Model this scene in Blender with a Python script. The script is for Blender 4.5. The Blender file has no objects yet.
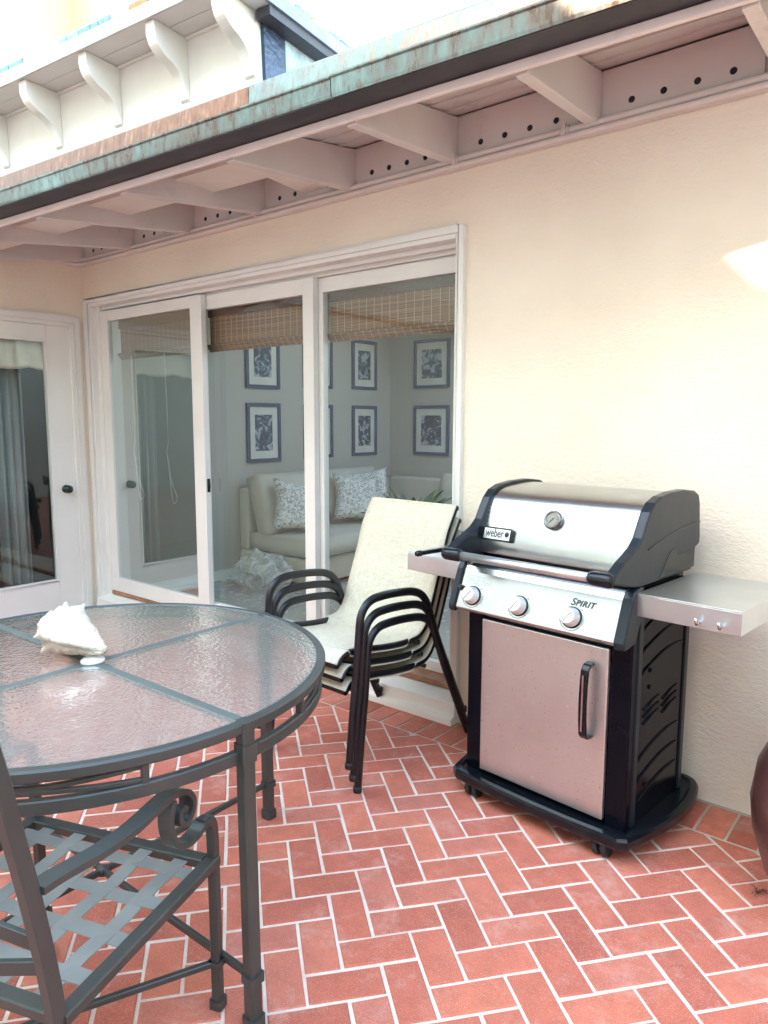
import bpy, bmesh, math, random
from mathutils import Vector, Matrix, noise
random.seed(7)
R = math.radians
PI = math.pi
sc = bpy.context.scene
COL = sc.collection

# ------------------------------------------------------------------ materials
def new_mat(name):
    m = bpy.data.materials.new(name); m.use_nodes = True
    nt = m.node_tree
    for n in list(nt.nodes): nt.nodes.remove(n)
    out = nt.nodes.new('ShaderNodeOutputMaterial')
    return m, nt, out

def N(nt, t, **kw):
    n = nt.nodes.new(t)
    for k, v in kw.items():
        if k in n.inputs: n.inputs[k].default_value = v
        else: setattr(n, k, v)
    return n

def ramp(nt, fac, stops):
    r = nt.nodes.new('ShaderNodeValToRGB')
    e = r.color_ramp.elements
    while len(e) < len(stops): e.new(0.5)
    for i, (p, c) in enumerate(stops):
        e[i].position = p
        e[i].color = (c[0], c[1], c[2], 1) if not isinstance(c, float) else (c, c, c, 1)
    nt.links.new(fac, r.inputs[0])
    return r

def paint(name, col, rough=.5, var=.06, nscale=6, bump=.0, bscale=200, metal=0.0, spec=.5, coat=0.0, dist=.002, dirt=None, detail=4):
    """painted / plain surface with slight uneven tone, optional bump"""
    m, nt, out = new_mat(name); L = nt.links.new
    b = N(nt, 'ShaderNodeBsdfPrincipled'); b.inputs['Roughness'].default_value = rough
    b.inputs['Metallic'].default_value = metal
    b.inputs['Specular IOR Level'].default_value = spec
    b.inputs['Coat Weight'].default_value = coat
    tc = N(nt, 'ShaderNodeTexCoord')
    n1 = N(nt, 'ShaderNodeTexNoise', Scale=nscale, Detail=5.0); L(tc.outputs['Object'], n1.inputs['Vector'])
    lo = [max(0, c*(1-var)) for c in col]; hi = [min(1, c*(1+var)) for c in col]
    r = ramp(nt, n1.outputs[0], [(.3, lo), (.7, hi)])
    colout = r.outputs[0]
    if dirt:
        n3 = N(nt, 'ShaderNodeTexNoise', Scale=dirt[1], Detail=8.0, Roughness=.7); L(tc.outputs['Object'], n3.inputs['Vector'])
        rr = ramp(nt, n3.outputs[0], [(dirt[2], 0.0), (dirt[2]+.12, dirt[3])])
        mx = N(nt, 'ShaderNodeMix', data_type='RGBA'); L(rr.outputs[0], mx.inputs[0]); L(colout, mx.inputs[6])
        mx.inputs[7].default_value = (*dirt[0], 1); colout = mx.outputs[2]
    L(colout, b.inputs['Base Color'])
    rr2 = N(nt, 'ShaderNodeMapRange'); rr2.inputs[3].default_value = max(0.02, rough-.06); rr2.inputs[4].default_value = min(1, rough+.08)
    n4 = N(nt, 'ShaderNodeTexNoise', Scale=nscale*5, Detail=3.0); L(tc.outputs['Object'], n4.inputs['Vector'])
    L(n4.outputs[0], rr2.inputs[0]); L(rr2.outputs[0], b.inputs['Roughness'])
    if bump:
        n2 = N(nt, 'ShaderNodeTexNoise', Scale=bscale, Detail=float(detail), Roughness=.6); L(tc.outputs['Object'], n2.inputs['Vector'])
        bp = N(nt, 'ShaderNodeBump', Strength=bump, Distance=dist); L(n2.outputs[0], bp.inputs['Height']); L(bp.outputs[0], b.inputs['Normal'])
    L(b.outputs[0], out.inputs[0])
    return m

M = {}
M['stucco'] = None
def stucco():
    m, nt, out = new_mat('stucco'); L = nt.links.new
    b = N(nt, 'ShaderNodeBsdfPrincipled'); b.inputs['Roughness'].default_value = .85; b.inputs['Specular IOR Level'].default_value = .2
    tc = N(nt, 'ShaderNodeTexCoord')
    n1 = N(nt, 'ShaderNodeTexNoise', Scale=1.3, Detail=6.0); L(tc.outputs['Object'], n1.inputs['Vector'])
    r = ramp(nt, n1.outputs[0], [(.28, (.79, .685, .56)), (.5, (.85, .75, .62)), (.72, (.89, .80, .67))])
    L(r.outputs[0], b.inputs['Base Color'])
    # trowelled swirls
    mp = N(nt, 'ShaderNodeMapping'); mp.inputs['Scale'].default_value = (1, 1, 1.7); L(tc.outputs['Object'], mp.inputs[0])
    n2 = N(nt, 'ShaderNodeTexNoise', Scale=38.0, Detail=7.0, Roughness=.6, Distortion=.9); L(mp.outputs[0], n2.inputs['Vector'])
    n3 = N(nt, 'ShaderNodeTexNoise', Scale=5.0, Detail=3.0); L(tc.outputs['Object'], n3.inputs['Vector'])
    n4 = N(nt, 'ShaderNodeTexVoronoi', Scale=70.0); L(mp.outputs[0], n4.inputs['Vector'])
    a = N(nt, 'ShaderNodeMath', operation='MULTIPLY_ADD'); L(n3.outputs[0], a.inputs[0]); a.inputs[1].default_value = 2.6; L(n2.outputs[0], a.inputs[2])
    a2 = N(nt, 'ShaderNodeMath', operation='MULTIPLY_ADD'); L(n4.outputs[0], a2.inputs[0]); a2.inputs[1].default_value = .25; L(a.outputs[0], a2.inputs[2])
    bp = N(nt, 'ShaderNodeBump', Strength=.55, Distance=.006); L(a2.outputs[0], bp.inputs['Height']); L(bp.outputs[0], b.inputs['Normal'])
    L(b.outputs[0], out.inputs[0]); return m
M['stucco'] = stucco()
M['stucco_blue'] = paint('stucco_blue', (.33, .42, .50), .85, .25, 14, .9, 50, dist=.014, dirt=((.12, .16, .22), 40, .6, .7))
M['white'] = paint('white_paint', (.82, .81, .76), .42, .04, 3, .15, 30, dist=.001, dirt=((.5, .47, .42), 9, .62, .35))
M['door_white'] = paint('door_white', (.78, .78, .74), .4, .03, 3, .1, 25, dist=.001)
M['eave_paint'] = paint('eave_paint', (.68, .65, .63), .55, .05, 4, .2, 40, dist=.002, dirt=((.42, .37, .34), 5, .6, .4))
M['fascia'] = paint('fascia_paint', (.80, .73, .70), .5, .05, 8, .2, 40, dist=.002, dirt=((.38, .3, .28), 30, .66, .7))
M['corbel'] = paint('corbel_paint', (.78, .74, .68), .5, .05, 6, .25, 30, dist=.002)
M['hole'] = paint('hole_dark', (.015, .017, .03), .8)
M['dark_gutter_and_shadow'] = paint('gutter_underside', (.045, .042, .05), .55, .3, 6, .2, 20)
M['pipe'] = paint('pipe_paint', (.68, .62, .58), .45, .05, 4)
M['sillwood'] = paint('sill_wood', (.36, .17, .09), .55, .3, 14, .4, 60)
M['blue_tar'] = paint('blue_paint_strip', (.016, .03, .07), .35, .4, 12, .9, 22, dist=.01)
M['black'] = paint('black_enamel', (.006, .007, .012), .20, .3, 4, .12, 300, dist=.0004, spec=.22)
M['black_satin'] = paint('black_satin', (.005, .007, .010), .20, .25, 6, .12, 500, dist=.0003, spec=.4)
M['blue_black'] = paint('endcap_plastic', (.010, .018, .024), .30, .15, 6, .15, 600, dist=.0003, spec=.35)
M['black_panel'] = paint('pressed_black_steel', (.003, .004, .008), .16, .2, 5, .05, 100, dist=.0004, spec=.16)
M['rubber'] = paint('black_rubber', (.02, .02, .022), .6)
M['chairframe'] = paint('chair_frame_black', (.008, .009, .012), .30, .3, 8, .06, 100, dist=.0006, dirt=((.35, .35, .34), 70, .74, .8))
M['alu'] = paint('charcoal_aluminium', (.062, .071, .067), .33, .12, 5, .06, 120, metal=.2, dist=.0005, dirt=((.36, .37, .37), 45, .72, .5))
M['alu_strap'] = paint('charcoal_strap', (.27, .285, .27), .36, .10, 6, .06, 80, metal=.2, dist=.0006, dirt=((.5, .5, .5), 25, .68, .5))
M['divider'] = paint('divider_bar', (.13, .16, .15), .4, .12, 8, metal=.2)
M['knob'] = paint('knob_grey', (.78, .80, .80), .3, .04, 20, metal=.3)
M['print'] = paint('printed_grey', (.03, .04, .05), .5)
M['printlight'] = paint('printed_light_grey', (.42, .44, .46), .5)
M['sticker'] = paint('knob_blue', (.05, .3, .42), .4)
M['dial'] = paint('dial_white', (.93, .94, .94), .3)
M['dark_knob'] = paint('door_knob', (.03, .045, .042), .25, metal=.6)
M['hub'] = paint('hub_white', (.85, .86, .84), .35)
M['shell'] = paint('shell', (.74, .66, .56), .55, .10, 14, .8, 60, dist=.006, dirt=((.55, .38, .28), 16, .60, .5))
M['shellpink'] = paint('shell_pink', (.75, .3, .36), .4)
M['pot'] = paint('glazed_pot', (.085, .032, .028), .42, .5, 5, .5, 30, dist=.004, dirt=((.22, .15, .14), 14, .58, .5), coat=.3)
M['sofa'] = paint('sofa_fabric', (.58, .54, .46), .85, .05, 5, .6, 260, dist=.002)
M['room'] = paint('room_wall', (.47, .44, .39), .8, .02, 2)
M['roomfloor'] = paint('room_floor', (.44, .45, .42), .25, .12, 2.5, dirt=((.38, .42, .40), 2, .52, .5))
M['frameblue'] = paint('frame_blue', (.025, .055, .12), .4)
M['matboard'] = paint('mat_board', (.66, .64, .58), .8)
M['house2'] = paint('sun_blocking_house_wall', (.74, .70, .63), .9, .05, 2, .4, 40, dist=.006)
M['roof2'] = paint('sun_blocking_house_roof', (.35, .2, .14), .9, .2, 6)
M['leaf'] = paint('leaf', (.045, .105, .02), .4, .5, 9)
M['soil'] = paint('planter', (.18, .10, .07), .7)
M['cream_cloth'] = paint('cream_cloth', (.86, .82, .72), .9, .05, 12, .5, 120)
M['curtain'] = paint('grey_curtain', (.30, .33, .33), .9, .2, 2)
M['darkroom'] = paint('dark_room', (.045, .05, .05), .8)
M['cord'] = paint('white_cord', (.8, .8, .72), .7)

def brick_mat():
    m, nt, out = new_mat('brick'); L = nt.links.new
    b = N(nt, 'ShaderNodeBsdfPrincipled'); b.inputs['Specular IOR Level'].default_value = .3
    g = N(nt, 'ShaderNodeNewGeometry'); tc = N(nt, 'ShaderNodeTexCoord')
    r = ramp(nt, g.outputs['Random Per Island'], [(0, (.47, .115, .075)), (.3, (.61, .155, .098)), (.55, (.54, .135, .090)), (.8, (.69, .19, .115)), (1, (.58, .175, .125))])
    n1 = N(nt, 'ShaderNodeTexNoise', Scale=14.0, Detail=8.0, Roughness=.65); L(tc.outputs['Object'], n1.inputs['Vector'])
    r1 = ramp(nt, n1.outputs[0], [(.25, .78), (.75, 1.18)])
    mu = N(nt, 'ShaderNodeMix', data_type='RGBA', blend_type='MULTIPLY'); mu.inputs[0].default_value = 1
    L(r.outputs[0], mu.inputs[6]); L(r1.outputs[0], mu.inputs[7])
    # fine speckle
    n2 = N(nt, 'ShaderNodeTexNoise', Scale=330.0, Detail=3.0); L(tc.outputs['Object'], n2.inputs['Vector'])
    r2 = ramp(nt, n2.outputs[0], [(.52, 0.0), (.66, .6)])
    mx = N(nt, 'ShaderNodeMix', data_type='RGBA'); L(r2.outputs[0], mx.inputs[0]); L(mu.outputs[2], mx.inputs[6]); mx.inputs[7].default_value = (.66, .36, .28, 1)
    # dark pits
    n5 = N(nt, 'ShaderNodeTexNoise', Scale=260.0, Detail=3.0); L(tc.outputs['Object'], n5.inputs['Vector'])
    r5 = ramp(nt, n5.outputs[0], [(.25, .7), (.38, 0.0)])
    mx5 = N(nt, 'ShaderNodeMix', data_type='RGBA'); L(r5.outputs[0], mx5.inputs[0]); L(mx.outputs[2], mx5.inputs[6]); mx5.inputs[7].default_value = (.2, .05, .04, 1)
    # whitish bloom in patches
    n3 = N(nt, 'ShaderNodeTexNoise', Scale=6.5, Detail=10.0, Roughness=.78, Distortion=.3); L(tc.outputs['Object'], n3.inputs['Vector'])
    r3 = ramp(nt, n3.outputs[0], [(.52, 0.0), (.72, .62)])
    mx3 = N(nt, 'ShaderNodeMix', data_type='RGBA'); L(r3.outputs[0], mx3.inputs[0]); L(mx5.outputs[2], mx3.inputs[6]); mx3.inputs[7].default_value = (.72, .42, .35, 1)
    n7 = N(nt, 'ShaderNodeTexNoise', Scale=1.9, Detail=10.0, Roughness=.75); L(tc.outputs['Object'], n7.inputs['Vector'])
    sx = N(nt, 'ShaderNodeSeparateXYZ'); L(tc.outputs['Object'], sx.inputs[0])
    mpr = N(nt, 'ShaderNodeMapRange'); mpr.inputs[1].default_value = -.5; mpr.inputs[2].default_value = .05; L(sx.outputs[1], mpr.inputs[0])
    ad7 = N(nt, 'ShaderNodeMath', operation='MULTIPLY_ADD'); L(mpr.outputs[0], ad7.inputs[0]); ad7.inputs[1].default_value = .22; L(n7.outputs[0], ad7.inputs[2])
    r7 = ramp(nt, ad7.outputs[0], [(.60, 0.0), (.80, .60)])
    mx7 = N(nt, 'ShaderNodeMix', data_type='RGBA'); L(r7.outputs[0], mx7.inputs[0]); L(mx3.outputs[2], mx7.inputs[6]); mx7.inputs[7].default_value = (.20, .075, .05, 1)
    L(mx7.outputs[2], b.inputs['Base Color'])
    rr = ramp(nt, n1.outputs[0], [(.3, .55), (.7, .8)]); L(rr.outputs[0], b.inputs['Roughness'])
    a = N(nt, 'ShaderNodeMath', operation='MULTIPLY_ADD'); L(n1.outputs[0], a.inputs[0]); a.inputs[1].default_value = 2.0; L(n2.outputs[0], a.inputs[2])
    bp = N(nt, 'ShaderNodeBump', Strength=.5, Distance=.0015); L(a.outputs[0], bp.inputs['Height']); L(bp.outputs[0], b.inputs['Normal'])
    L(b.outputs[0], out.inputs[0]); return m
M['brick'] = brick_mat()
M['mortar'] = None
M['ground'] = paint('ground', (.3, .26, .2), .95, .2, 2)

def mortar_mat():
    m, nt, out = new_mat('mortar'); L = nt.links.new
    b = N(nt, 'ShaderNodeBsdfPrincipled'); b.inputs['Roughness'].default_value = .9
    tc = N(nt, 'ShaderNodeTexCoord'); sx = N(nt, 'ShaderNodeSeparateXYZ'); L(tc.outputs['Object'], sx.inputs[0])
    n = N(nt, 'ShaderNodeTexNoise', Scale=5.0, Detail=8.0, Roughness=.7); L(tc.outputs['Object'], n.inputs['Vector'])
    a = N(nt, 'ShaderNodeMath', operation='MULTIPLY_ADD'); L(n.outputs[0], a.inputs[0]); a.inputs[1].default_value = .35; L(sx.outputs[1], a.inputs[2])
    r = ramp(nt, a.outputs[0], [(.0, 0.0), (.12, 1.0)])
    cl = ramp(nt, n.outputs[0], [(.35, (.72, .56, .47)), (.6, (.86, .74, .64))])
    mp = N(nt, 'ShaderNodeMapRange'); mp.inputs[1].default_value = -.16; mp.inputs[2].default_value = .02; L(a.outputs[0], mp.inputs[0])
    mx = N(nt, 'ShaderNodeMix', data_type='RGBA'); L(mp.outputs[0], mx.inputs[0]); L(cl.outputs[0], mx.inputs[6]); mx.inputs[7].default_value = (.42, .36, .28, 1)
    L(mx.outputs[2], b.inputs['Base Color'])
    n2 = N(nt, 'ShaderNodeTexNoise', Scale=160.0, Detail=4.0); L(tc.outputs['Object'], n2.inputs['Vector'])
    bp = N(nt, 'ShaderNodeBump', Strength=.7, Distance=.002); L(n2.outputs[0], bp.inputs['Height']); L(bp.outputs[0], b.inputs['Normal'])
    L(b.outputs[0], out.inputs[0]); return m
M['mortar'] = mortar_mat()

def copper():
    m, nt, out = new_mat('patina_copper'); L = nt.links.new
    b = N(nt, 'ShaderNodeBsdfPrincipled')
    tc = N(nt, 'ShaderNodeTexCoord')
    mp = N(nt, 'ShaderNodeMapping'); mp.inputs['Scale'].default_value = (13, 13, 4.5); L(tc.outputs['Object'], mp.inputs[0])
    n1 = N(nt, 'ShaderNodeTexNoise', Scale=2.2, Detail=9.0, Roughness=.65, Distortion=.3); L(mp.outputs[0], n1.inputs['Vector'])
    n2 = N(nt, 'ShaderNodeTexNoise', Scale=1.1, Detail=3.0); L(tc.outputs['Object'], n2.inputs['Vector'])
    a = N(nt, 'ShaderNodeMath', operation='ADD'); L(n1.outputs[0], a.inputs[0]); L(n2.outputs[0], a.inputs[1])
    r = ramp(nt, a.outputs[0], [(.78, (.10, .058, .042)), (.95, (.13, .12, .11)), (1.03, (.12, .165, .155)), (1.0, (.18, .28, .26))])
    r.color_ramp.elements[0].position = .36; r.color_ramp.elements[1].position = .47; r.color_ramp.elements[2].position = .54; r.color_ramp.elements[3].position = .64
    h = N(nt, 'ShaderNodeMath', operation='MULTIPLY'); L(a.outputs[0], h.inputs[0]); h.inputs[1].default_value = .5
    nt.links.remove(r.inputs[0].links[0]); L(h.outputs[0], r.inputs[0])
    L(r.outputs[0], b.inputs['Base Color'])
    rm = ramp(nt, h.outputs[0], [(.42, .75), (.58, .25)]); L(rm.outputs[0], b.inputs['Metallic'])
    rg = ramp(nt, n1.outputs[0], [(.3, .2), (.7, .42)]); L(rg.outputs[0], b.inputs['Roughness'])
    bp = N(nt, 'ShaderNodeBump', Strength=.25, Distance=.004); L(n1.outputs[0], bp.inputs['Height']); L(bp.outputs[0], b.inputs['Normal'])
    L(b.outputs[0], out.inputs[0]); return m
M['copper'] = copper()

def brown_copper():
    m, nt, out = new_mat('brown_copper'); L = nt.links.new
    b = N(nt, 'ShaderNodeBsdfPrincipled')
    tc = N(nt, 'ShaderNodeTexCoord')
    mp = N(nt, 'ShaderNodeMapping'); mp.inputs['Scale'].default_value = (20, 20, 4); L(tc.outputs['Object'], mp.inputs[0])
    n1 = N(nt, 'ShaderNodeTexNoise', Scale=2.5, Detail=9.0, Roughness=.7); L(mp.outputs[0], n1.inputs['Vector'])
    r = ramp(nt, n1.outputs[0], [(.3, (.075, .036, .022)), (.55, (.19, .095, .055)), (.68, (.30, .20, .14)), (.85, (.16, .28, .25))])
    L(r.outputs[0], b.inputs['Base Color']); b.inputs['Metallic'].default_value = .7
    rg = ramp(nt, n1.outputs[0], [(.3, .25), (.7, .5)]); L(rg.outputs[0], b.inputs['Roughness'])
    bp = N(nt, 'ShaderNodeBump', Strength=.3, Distance=.006); L(n1.outputs[0], bp.inputs['Height']); L(bp.outputs[0], b.inputs['Normal'])
    L(b.outputs[0], out.inputs[0]); return m
M['brown_copper'] = brown_copper()

def steel(name, col=(.62, .60, .58), rough=.27, axis=0, streak=.12):
    m, nt, out = new_mat(name); L = nt.links.new
    b = N(nt, 'ShaderNodeBsdfPrincipled'); b.inputs['Metallic'].default_value = 1
    tc = N(nt, 'ShaderNodeTexCoord')
    mp = N(nt, 'ShaderNodeMapping'); s = [420, 420, 420]; s[axis] = 3; mp.inputs['Scale'].default_value = s; L(tc.outputs['Object'], mp.inputs[0])
    n1 = N(nt, 'ShaderNodeTexNoise', Scale=1.0, Detail=4.0); L(mp.outputs[0], n1.inputs['Vector'])
    n2 = N(nt, 'ShaderNodeTexNoise', Scale=4.0, Detail=6.0, Roughness=.65); L(tc.outputs['Object'], n2.inputs['Vector'])
    r = ramp(nt, n2.outputs[0], [(.3, [c*(1-streak) for c in col]), (.7, [min(1, c*(1+streak*.6)) for c in col])])
    L(r.outputs[0], b.inputs['Base Color'])
    mr = N(nt, 'ShaderNodeMapRange'); mr.inputs[3].default_value = rough-.08; mr.inputs[4].default_value = rough+.12
    ad = N(nt, 'ShaderNodeMath', operation='MULTIPLY_ADD'); L(n1.outputs[0], ad.inputs[0]); ad.inputs[1].default_value = .5
    hm = N(nt, 'ShaderNodeMath', operation='MULTIPLY'); L(n2.outputs[0], hm.inputs[0]); hm.inputs[1].default_value = .5; L(hm.outputs[0], ad.inputs[2])
    L(ad.outputs[0], mr.inputs[0]); L(mr.outputs[0], b.inputs['Roughness'])
    bp = N(nt, 'ShaderNodeBump', Strength=.04, Distance=.0003); L(n1.outputs[0], bp.inputs['Height']); L(bp.outputs[0], b.inputs['Normal'])
    L(b.outputs[0], out.inputs[0]); return m
M['steel'] = steel('brushed_steel', (.50, .53, .54), .23)
M['steel_door'] = steel('brushed_steel_door', (.76, .80, .80), .38, 2, .08)
def add_specks(m):
    nt = m.node_tree; L = nt.links.new; b = [n for n in nt.nodes if n.type == 'BSDF_PRINCIPLED'][0]
    src = b.inputs['Base Color'].links[0].from_socket; tc = N(nt, 'ShaderNodeTexCoord')
    n = N(nt, 'ShaderNodeTexNoise', Scale=55.0, Detail=3.0); L(tc.outputs['Object'], n.inputs['Vector'])
    r = ramp(nt, n.outputs[0], [(.69, 0.0), (.73, .8)])
    n2 = N(nt, 'ShaderNodeTexNoise', Scale=120.0, Detail=2.0); L(tc.outputs['Object'], n2.inputs['Vector'])
    r2 = ramp(nt, n2.outputs[0], [(.27, .6), (.31, 0.0)])
    mx = N(nt, 'ShaderNodeMix', data_type='RGBA'); L(r.outputs[0], mx.inputs[0]); L(src, mx.inputs[6]); mx.inputs[7].default_value = (1, .98, .94, 1)
    mx2 = N(nt, 'ShaderNodeMix', data_type='RGBA'); L(r2.outputs[0], mx2.inputs[0]); L(mx.outputs[2], mx2.inputs[6]); mx2.inputs[7].default_value = (.35, .28, .26, 1)
    L(mx2.outputs[2], b.inputs['Base Color'])
add_specks(M['steel_door'])
M['steel_dull'] = steel('dull_steel', (.66, .71, .73), .34, 0, .1)
M['chrome'] = steel('chrome', (.75, .75, .75), .16, 0, .03)

def schlick(nt, normal, boost):
    L = nt.links.new
    g = N(nt, 'ShaderNodeNewGeometry'); dt = N(nt, 'ShaderNodeVectorMath', operation='DOT_PRODUCT')
    L(g.outputs['Incoming'], dt.inputs[0]); L(normal if normal is not None else g.outputs['Normal'], dt.inputs[1])
    ab = N(nt, 'ShaderNodeMath', operation='ABSOLUTE'); L(dt.outputs['Value'], ab.inputs[0])
    om = N(nt, 'ShaderNodeMath', operation='SUBTRACT'); om.inputs[0].default_value = 1; L(ab.outputs[0], om.inputs[1]); om.use_clamp = True
    pw = N(nt, 'ShaderNodeMath', operation='POWER'); L(om.outputs[0], pw.inputs[0]); pw.inputs[1].default_value = 5
    ma = N(nt, 'ShaderNodeMath', operation='MULTIPLY_ADD'); L(pw.outputs[0], ma.inputs[0]); ma.inputs[1].default_value = .96; ma.inputs[2].default_value = .04
    mu = N(nt, 'ShaderNodeMath', operation='MULTIPLY'); L(ma.outputs[0], mu.inputs[0]); mu.inputs[1].default_value = boost; mu.use_clamp = True
    return mu

def window_glass(name, tint=(.90, .95, .93), boost=1.9, rough=0.0):
    m, nt, out = new_mat(name); L = nt.links.new
    tr = N(nt, 'ShaderNodeBsdfTransparent'); tr.inputs[0].default_value = (*tint, 1)
    gl = N(nt, 'ShaderNodeBsdfGlossy'); gl.inputs['Roughness'].default_value = rough; gl.inputs[0].default_value = (.93, 1, .98, 1)
    mu = schlick(nt, None, boost)
    mx = N(nt, 'ShaderNodeMixShader'); L(mu.outputs[0], mx.inputs[0]); L(tr.outputs[0], mx.inputs[1]); L(gl.outputs[0], mx.inputs[2])
    L(mx.outputs[0], out.inputs[0]); return m
M['glass'] = window_glass('window_glass', boost=1.5)
M['glass_dark'] = window_glass('door_glass', (.84, .90, .88), 2.3)

def table_glass():
    m, nt, out = new_mat('hammered_glass'); L = nt.links.new
    tc = N(nt, 'ShaderNodeTexCoord')
    mp = N(nt, 'ShaderNodeMapping'); mp.inputs['Scale'].default_value = (1, 1, 1); L(tc.outputs['Object'], mp.inputs[0])
    ds = N(nt, 'ShaderNodeTexNoise', Scale=7.0, Detail=2.0); L(mp.outputs[0], ds.inputs['Vector'])
    sc_ = N(nt, 'ShaderNodeVectorMath', operation='SCALE'); L(ds.outputs['Color'], sc_.inputs[0]); sc_.inputs['Scale'].default_value = .09
    ad = N(nt, 'ShaderNodeVectorMath', operation='ADD'); L(mp.outputs[0], ad.inputs[0]); L(sc_.outputs[0], ad.inputs[1])
    vo = N(nt, 'ShaderNodeTexVoronoi', Scale=92.0, feature='SMOOTH_F1'); L(ad.outputs[0], vo.inputs['Vector'])
    bp = N(nt, 'ShaderNodeBump', Strength=.5, Distance=.0022); L(vo.outputs[0], bp.inputs['Height'])
    gl = N(nt, 'ShaderNodeBsdfGlossy'); gl.inputs['Roughness'].default_value = .12; L(bp.outputs[0], gl.inputs['Normal'])
    gl.inputs[0].default_value = (.95, 1, 1, 1)
    rf = N(nt, 'ShaderNodeBsdfRefraction', IOR=1.12); rf.inputs['Roughness'].default_value = .25; rf.inputs[0].default_value = (.92, .95, .93, 1); L(bp.outputs[0], rf.inputs['Normal'])
    tr = N(nt, 'ShaderNodeBsdfTransparent'); tr.inputs[0].default_value = (.86, .90, .88, 1)
    tl = N(nt, 'ShaderNodeBsdfTranslucent'); tl.inputs[0].default_value = (.75, .78, .76, 1)
    df = N(nt, 'ShaderNodeBsdfDiffuse'); df.inputs[0].default_value = (.68, .66, .62, 1); L(bp.outputs[0], df.inputs['Normal'])
    m1 = N(nt, 'ShaderNodeMixShader'); m1.inputs[0].default_value = .15; L(rf.outputs[0], m1.inputs[1]); L(tr.outputs[0], m1.inputs[2])
    m0 = N(nt, 'ShaderNodeMixShader'); m0.inputs[0].default_value = .28; L(m1.outputs[0], m0.inputs[1]); L(df.outputs[0], m0.inputs[2])
    mu = schlick(nt, bp.outputs[0], 2.9)
    m2 = N(nt, 'ShaderNodeMixShader'); L(mu.outputs[0], m2.inputs[0]); L(m0.outputs[0], m2.inputs[1]); L(gl.outputs[0], m2.inputs[2])
    L(m2.outputs[0], out.inputs[0]); return m
M['table_glass'] = table_glass()

def sling():
    m, nt, out = new_mat('sling_fabric'); L = nt.links.new
    b = N(nt, 'ShaderNodeBsdfPrincipled'); b.inputs['Roughness'].default_value = .75; b.inputs['Specular IOR Level'].default_value = .25
    tc = N(nt, 'ShaderNodeTexCoord')
    cols = []
    for s in ((700, 30, 30), (22, 420, 420)):
        mp = N(nt, 'ShaderNodeMapping'); mp.inputs['Scale'].default_value = s; L(tc.outputs['Object'], mp.inputs[0])
        n = N(nt, 'ShaderNodeTexNoise', Scale=1.0, Detail=3.0, Roughness=.6); L(mp.outputs[0], n.inputs['Vector']); cols.append(n)
    a = N(nt, 'ShaderNodeMath', operation='ADD'); L(cols[0].outputs[0], a.inputs[0]); L(cols[1].outputs[0], a.inputs[1])
    h = N(nt, 'ShaderNodeMath', operation='MULTIPLY'); L(a.outputs[0], h.inputs[0]); h.inputs[1].default_value = .5
    r = ramp(nt, h.outputs[0], [(.36, (.46, .42, .31)), (.50, (.62, .58, .46)), (.62, (.72, .68, .57))])
    L(r.outputs[0], b.inputs['Base Color'])
    bp = N(nt, 'ShaderNodeBump', Strength=.35, Distance=.001); L(h.outputs[0], bp.inputs['Height']); L(bp.outputs[0], b.inputs['Normal'])
    L(b.outputs[0], out.inputs[0]); return m
M['sling'] = sling()
M['dark_metal'] = steel('dark_ring_metal', (.22, .21, .20), .2, 0, .1)

def bamboo():
    m, nt, out = new_mat('woven_bamboo'); L = nt.links.new
    b = N(nt, 'ShaderNodeBsdfPrincipled'); b.inputs['Roughness'].default_value = .6
    tc = N(nt, 'ShaderNodeTexCoord')
    sx = N(nt, 'ShaderNodeSeparateXYZ'); L(tc.outputs['Object'], sx.inputs[0])
    # thin horizontal reeds (bands in z)
    mp = N(nt, 'ShaderNodeMapping'); mp.inputs['Scale'].default_value = (1.2, 1, 210); L(tc.outputs['Object'], mp.inputs[0])
    n1 = N(nt, 'ShaderNodeTexNoise', Scale=1.0, Detail=2.0); L(mp.outputs[0], n1.inputs['Vector'])
    r = ramp(nt, n1.outputs[0], [(.3, (.09, .036, .018)), (.5, (.22, .105, .055)), (.68, (.42, .23, .12))])
    # vertical warp threads each 5.5 cm
    md = N(nt, 'ShaderNodeMath', operation='PINGPONG'); L(sx.outputs[0], md.inputs[0]); md.inputs[1].default_value = .0275
    lt = N(nt, 'ShaderNodeMath', operation='LESS_THAN'); L(md.outputs[0], lt.inputs[0]); lt.inputs[1].default_value = .0016
    mx = N(nt, 'ShaderNodeMix', data_type='RGBA'); L(lt.outputs[0], mx.inputs[0]); L(r.outputs[0], mx.inputs[6]); mx.inputs[7].default_value = (.55, .42, .28, 1)
    L(mx.outputs[2], b.inputs['Base Color'])
    bp = N(nt, 'ShaderNodeBump', Strength=.6, Distance=.002); L(n1.outputs[0], bp.inputs['Height']); L(bp.outputs[0], b.inputs['Normal'])
    L(b.outputs[0], out.inputs[0]); return m
M['bamboo'] = bamboo()

def print_art(name, seed):
    """botanical plate: pale flower-like shapes on a dark or pale ground"""
    m, nt, out = new_mat(name); L = nt.links.new
    b = N(nt, 'ShaderNodeBsdfPrincipled'); b.inputs['Roughness'].default_value = .5
    tc = N(nt, 'ShaderNodeTexCoord')
    mp = N(nt, 'ShaderNodeMapping'); mp.inputs['Location'].default_value = (seed*1.7, seed*.9, seed*2.3); L(tc.outputs['Object'], mp.inputs[0])
    n = N(nt, 'ShaderNodeTexNoise', Scale=11.0, Detail=6.0, Distortion=1.6); L(mp.outputs[0], n.inputs['Vector'])
    r = ramp(nt, n.outputs[0], [(.42, (.015, .03, .06)), (.53, (.06, .10, .17)), (.60, (.38, .42, .44))])
    L(r.outputs[0], b.inputs['Base Color']); L(b.outputs[0], out.inputs[0]); return m

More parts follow.
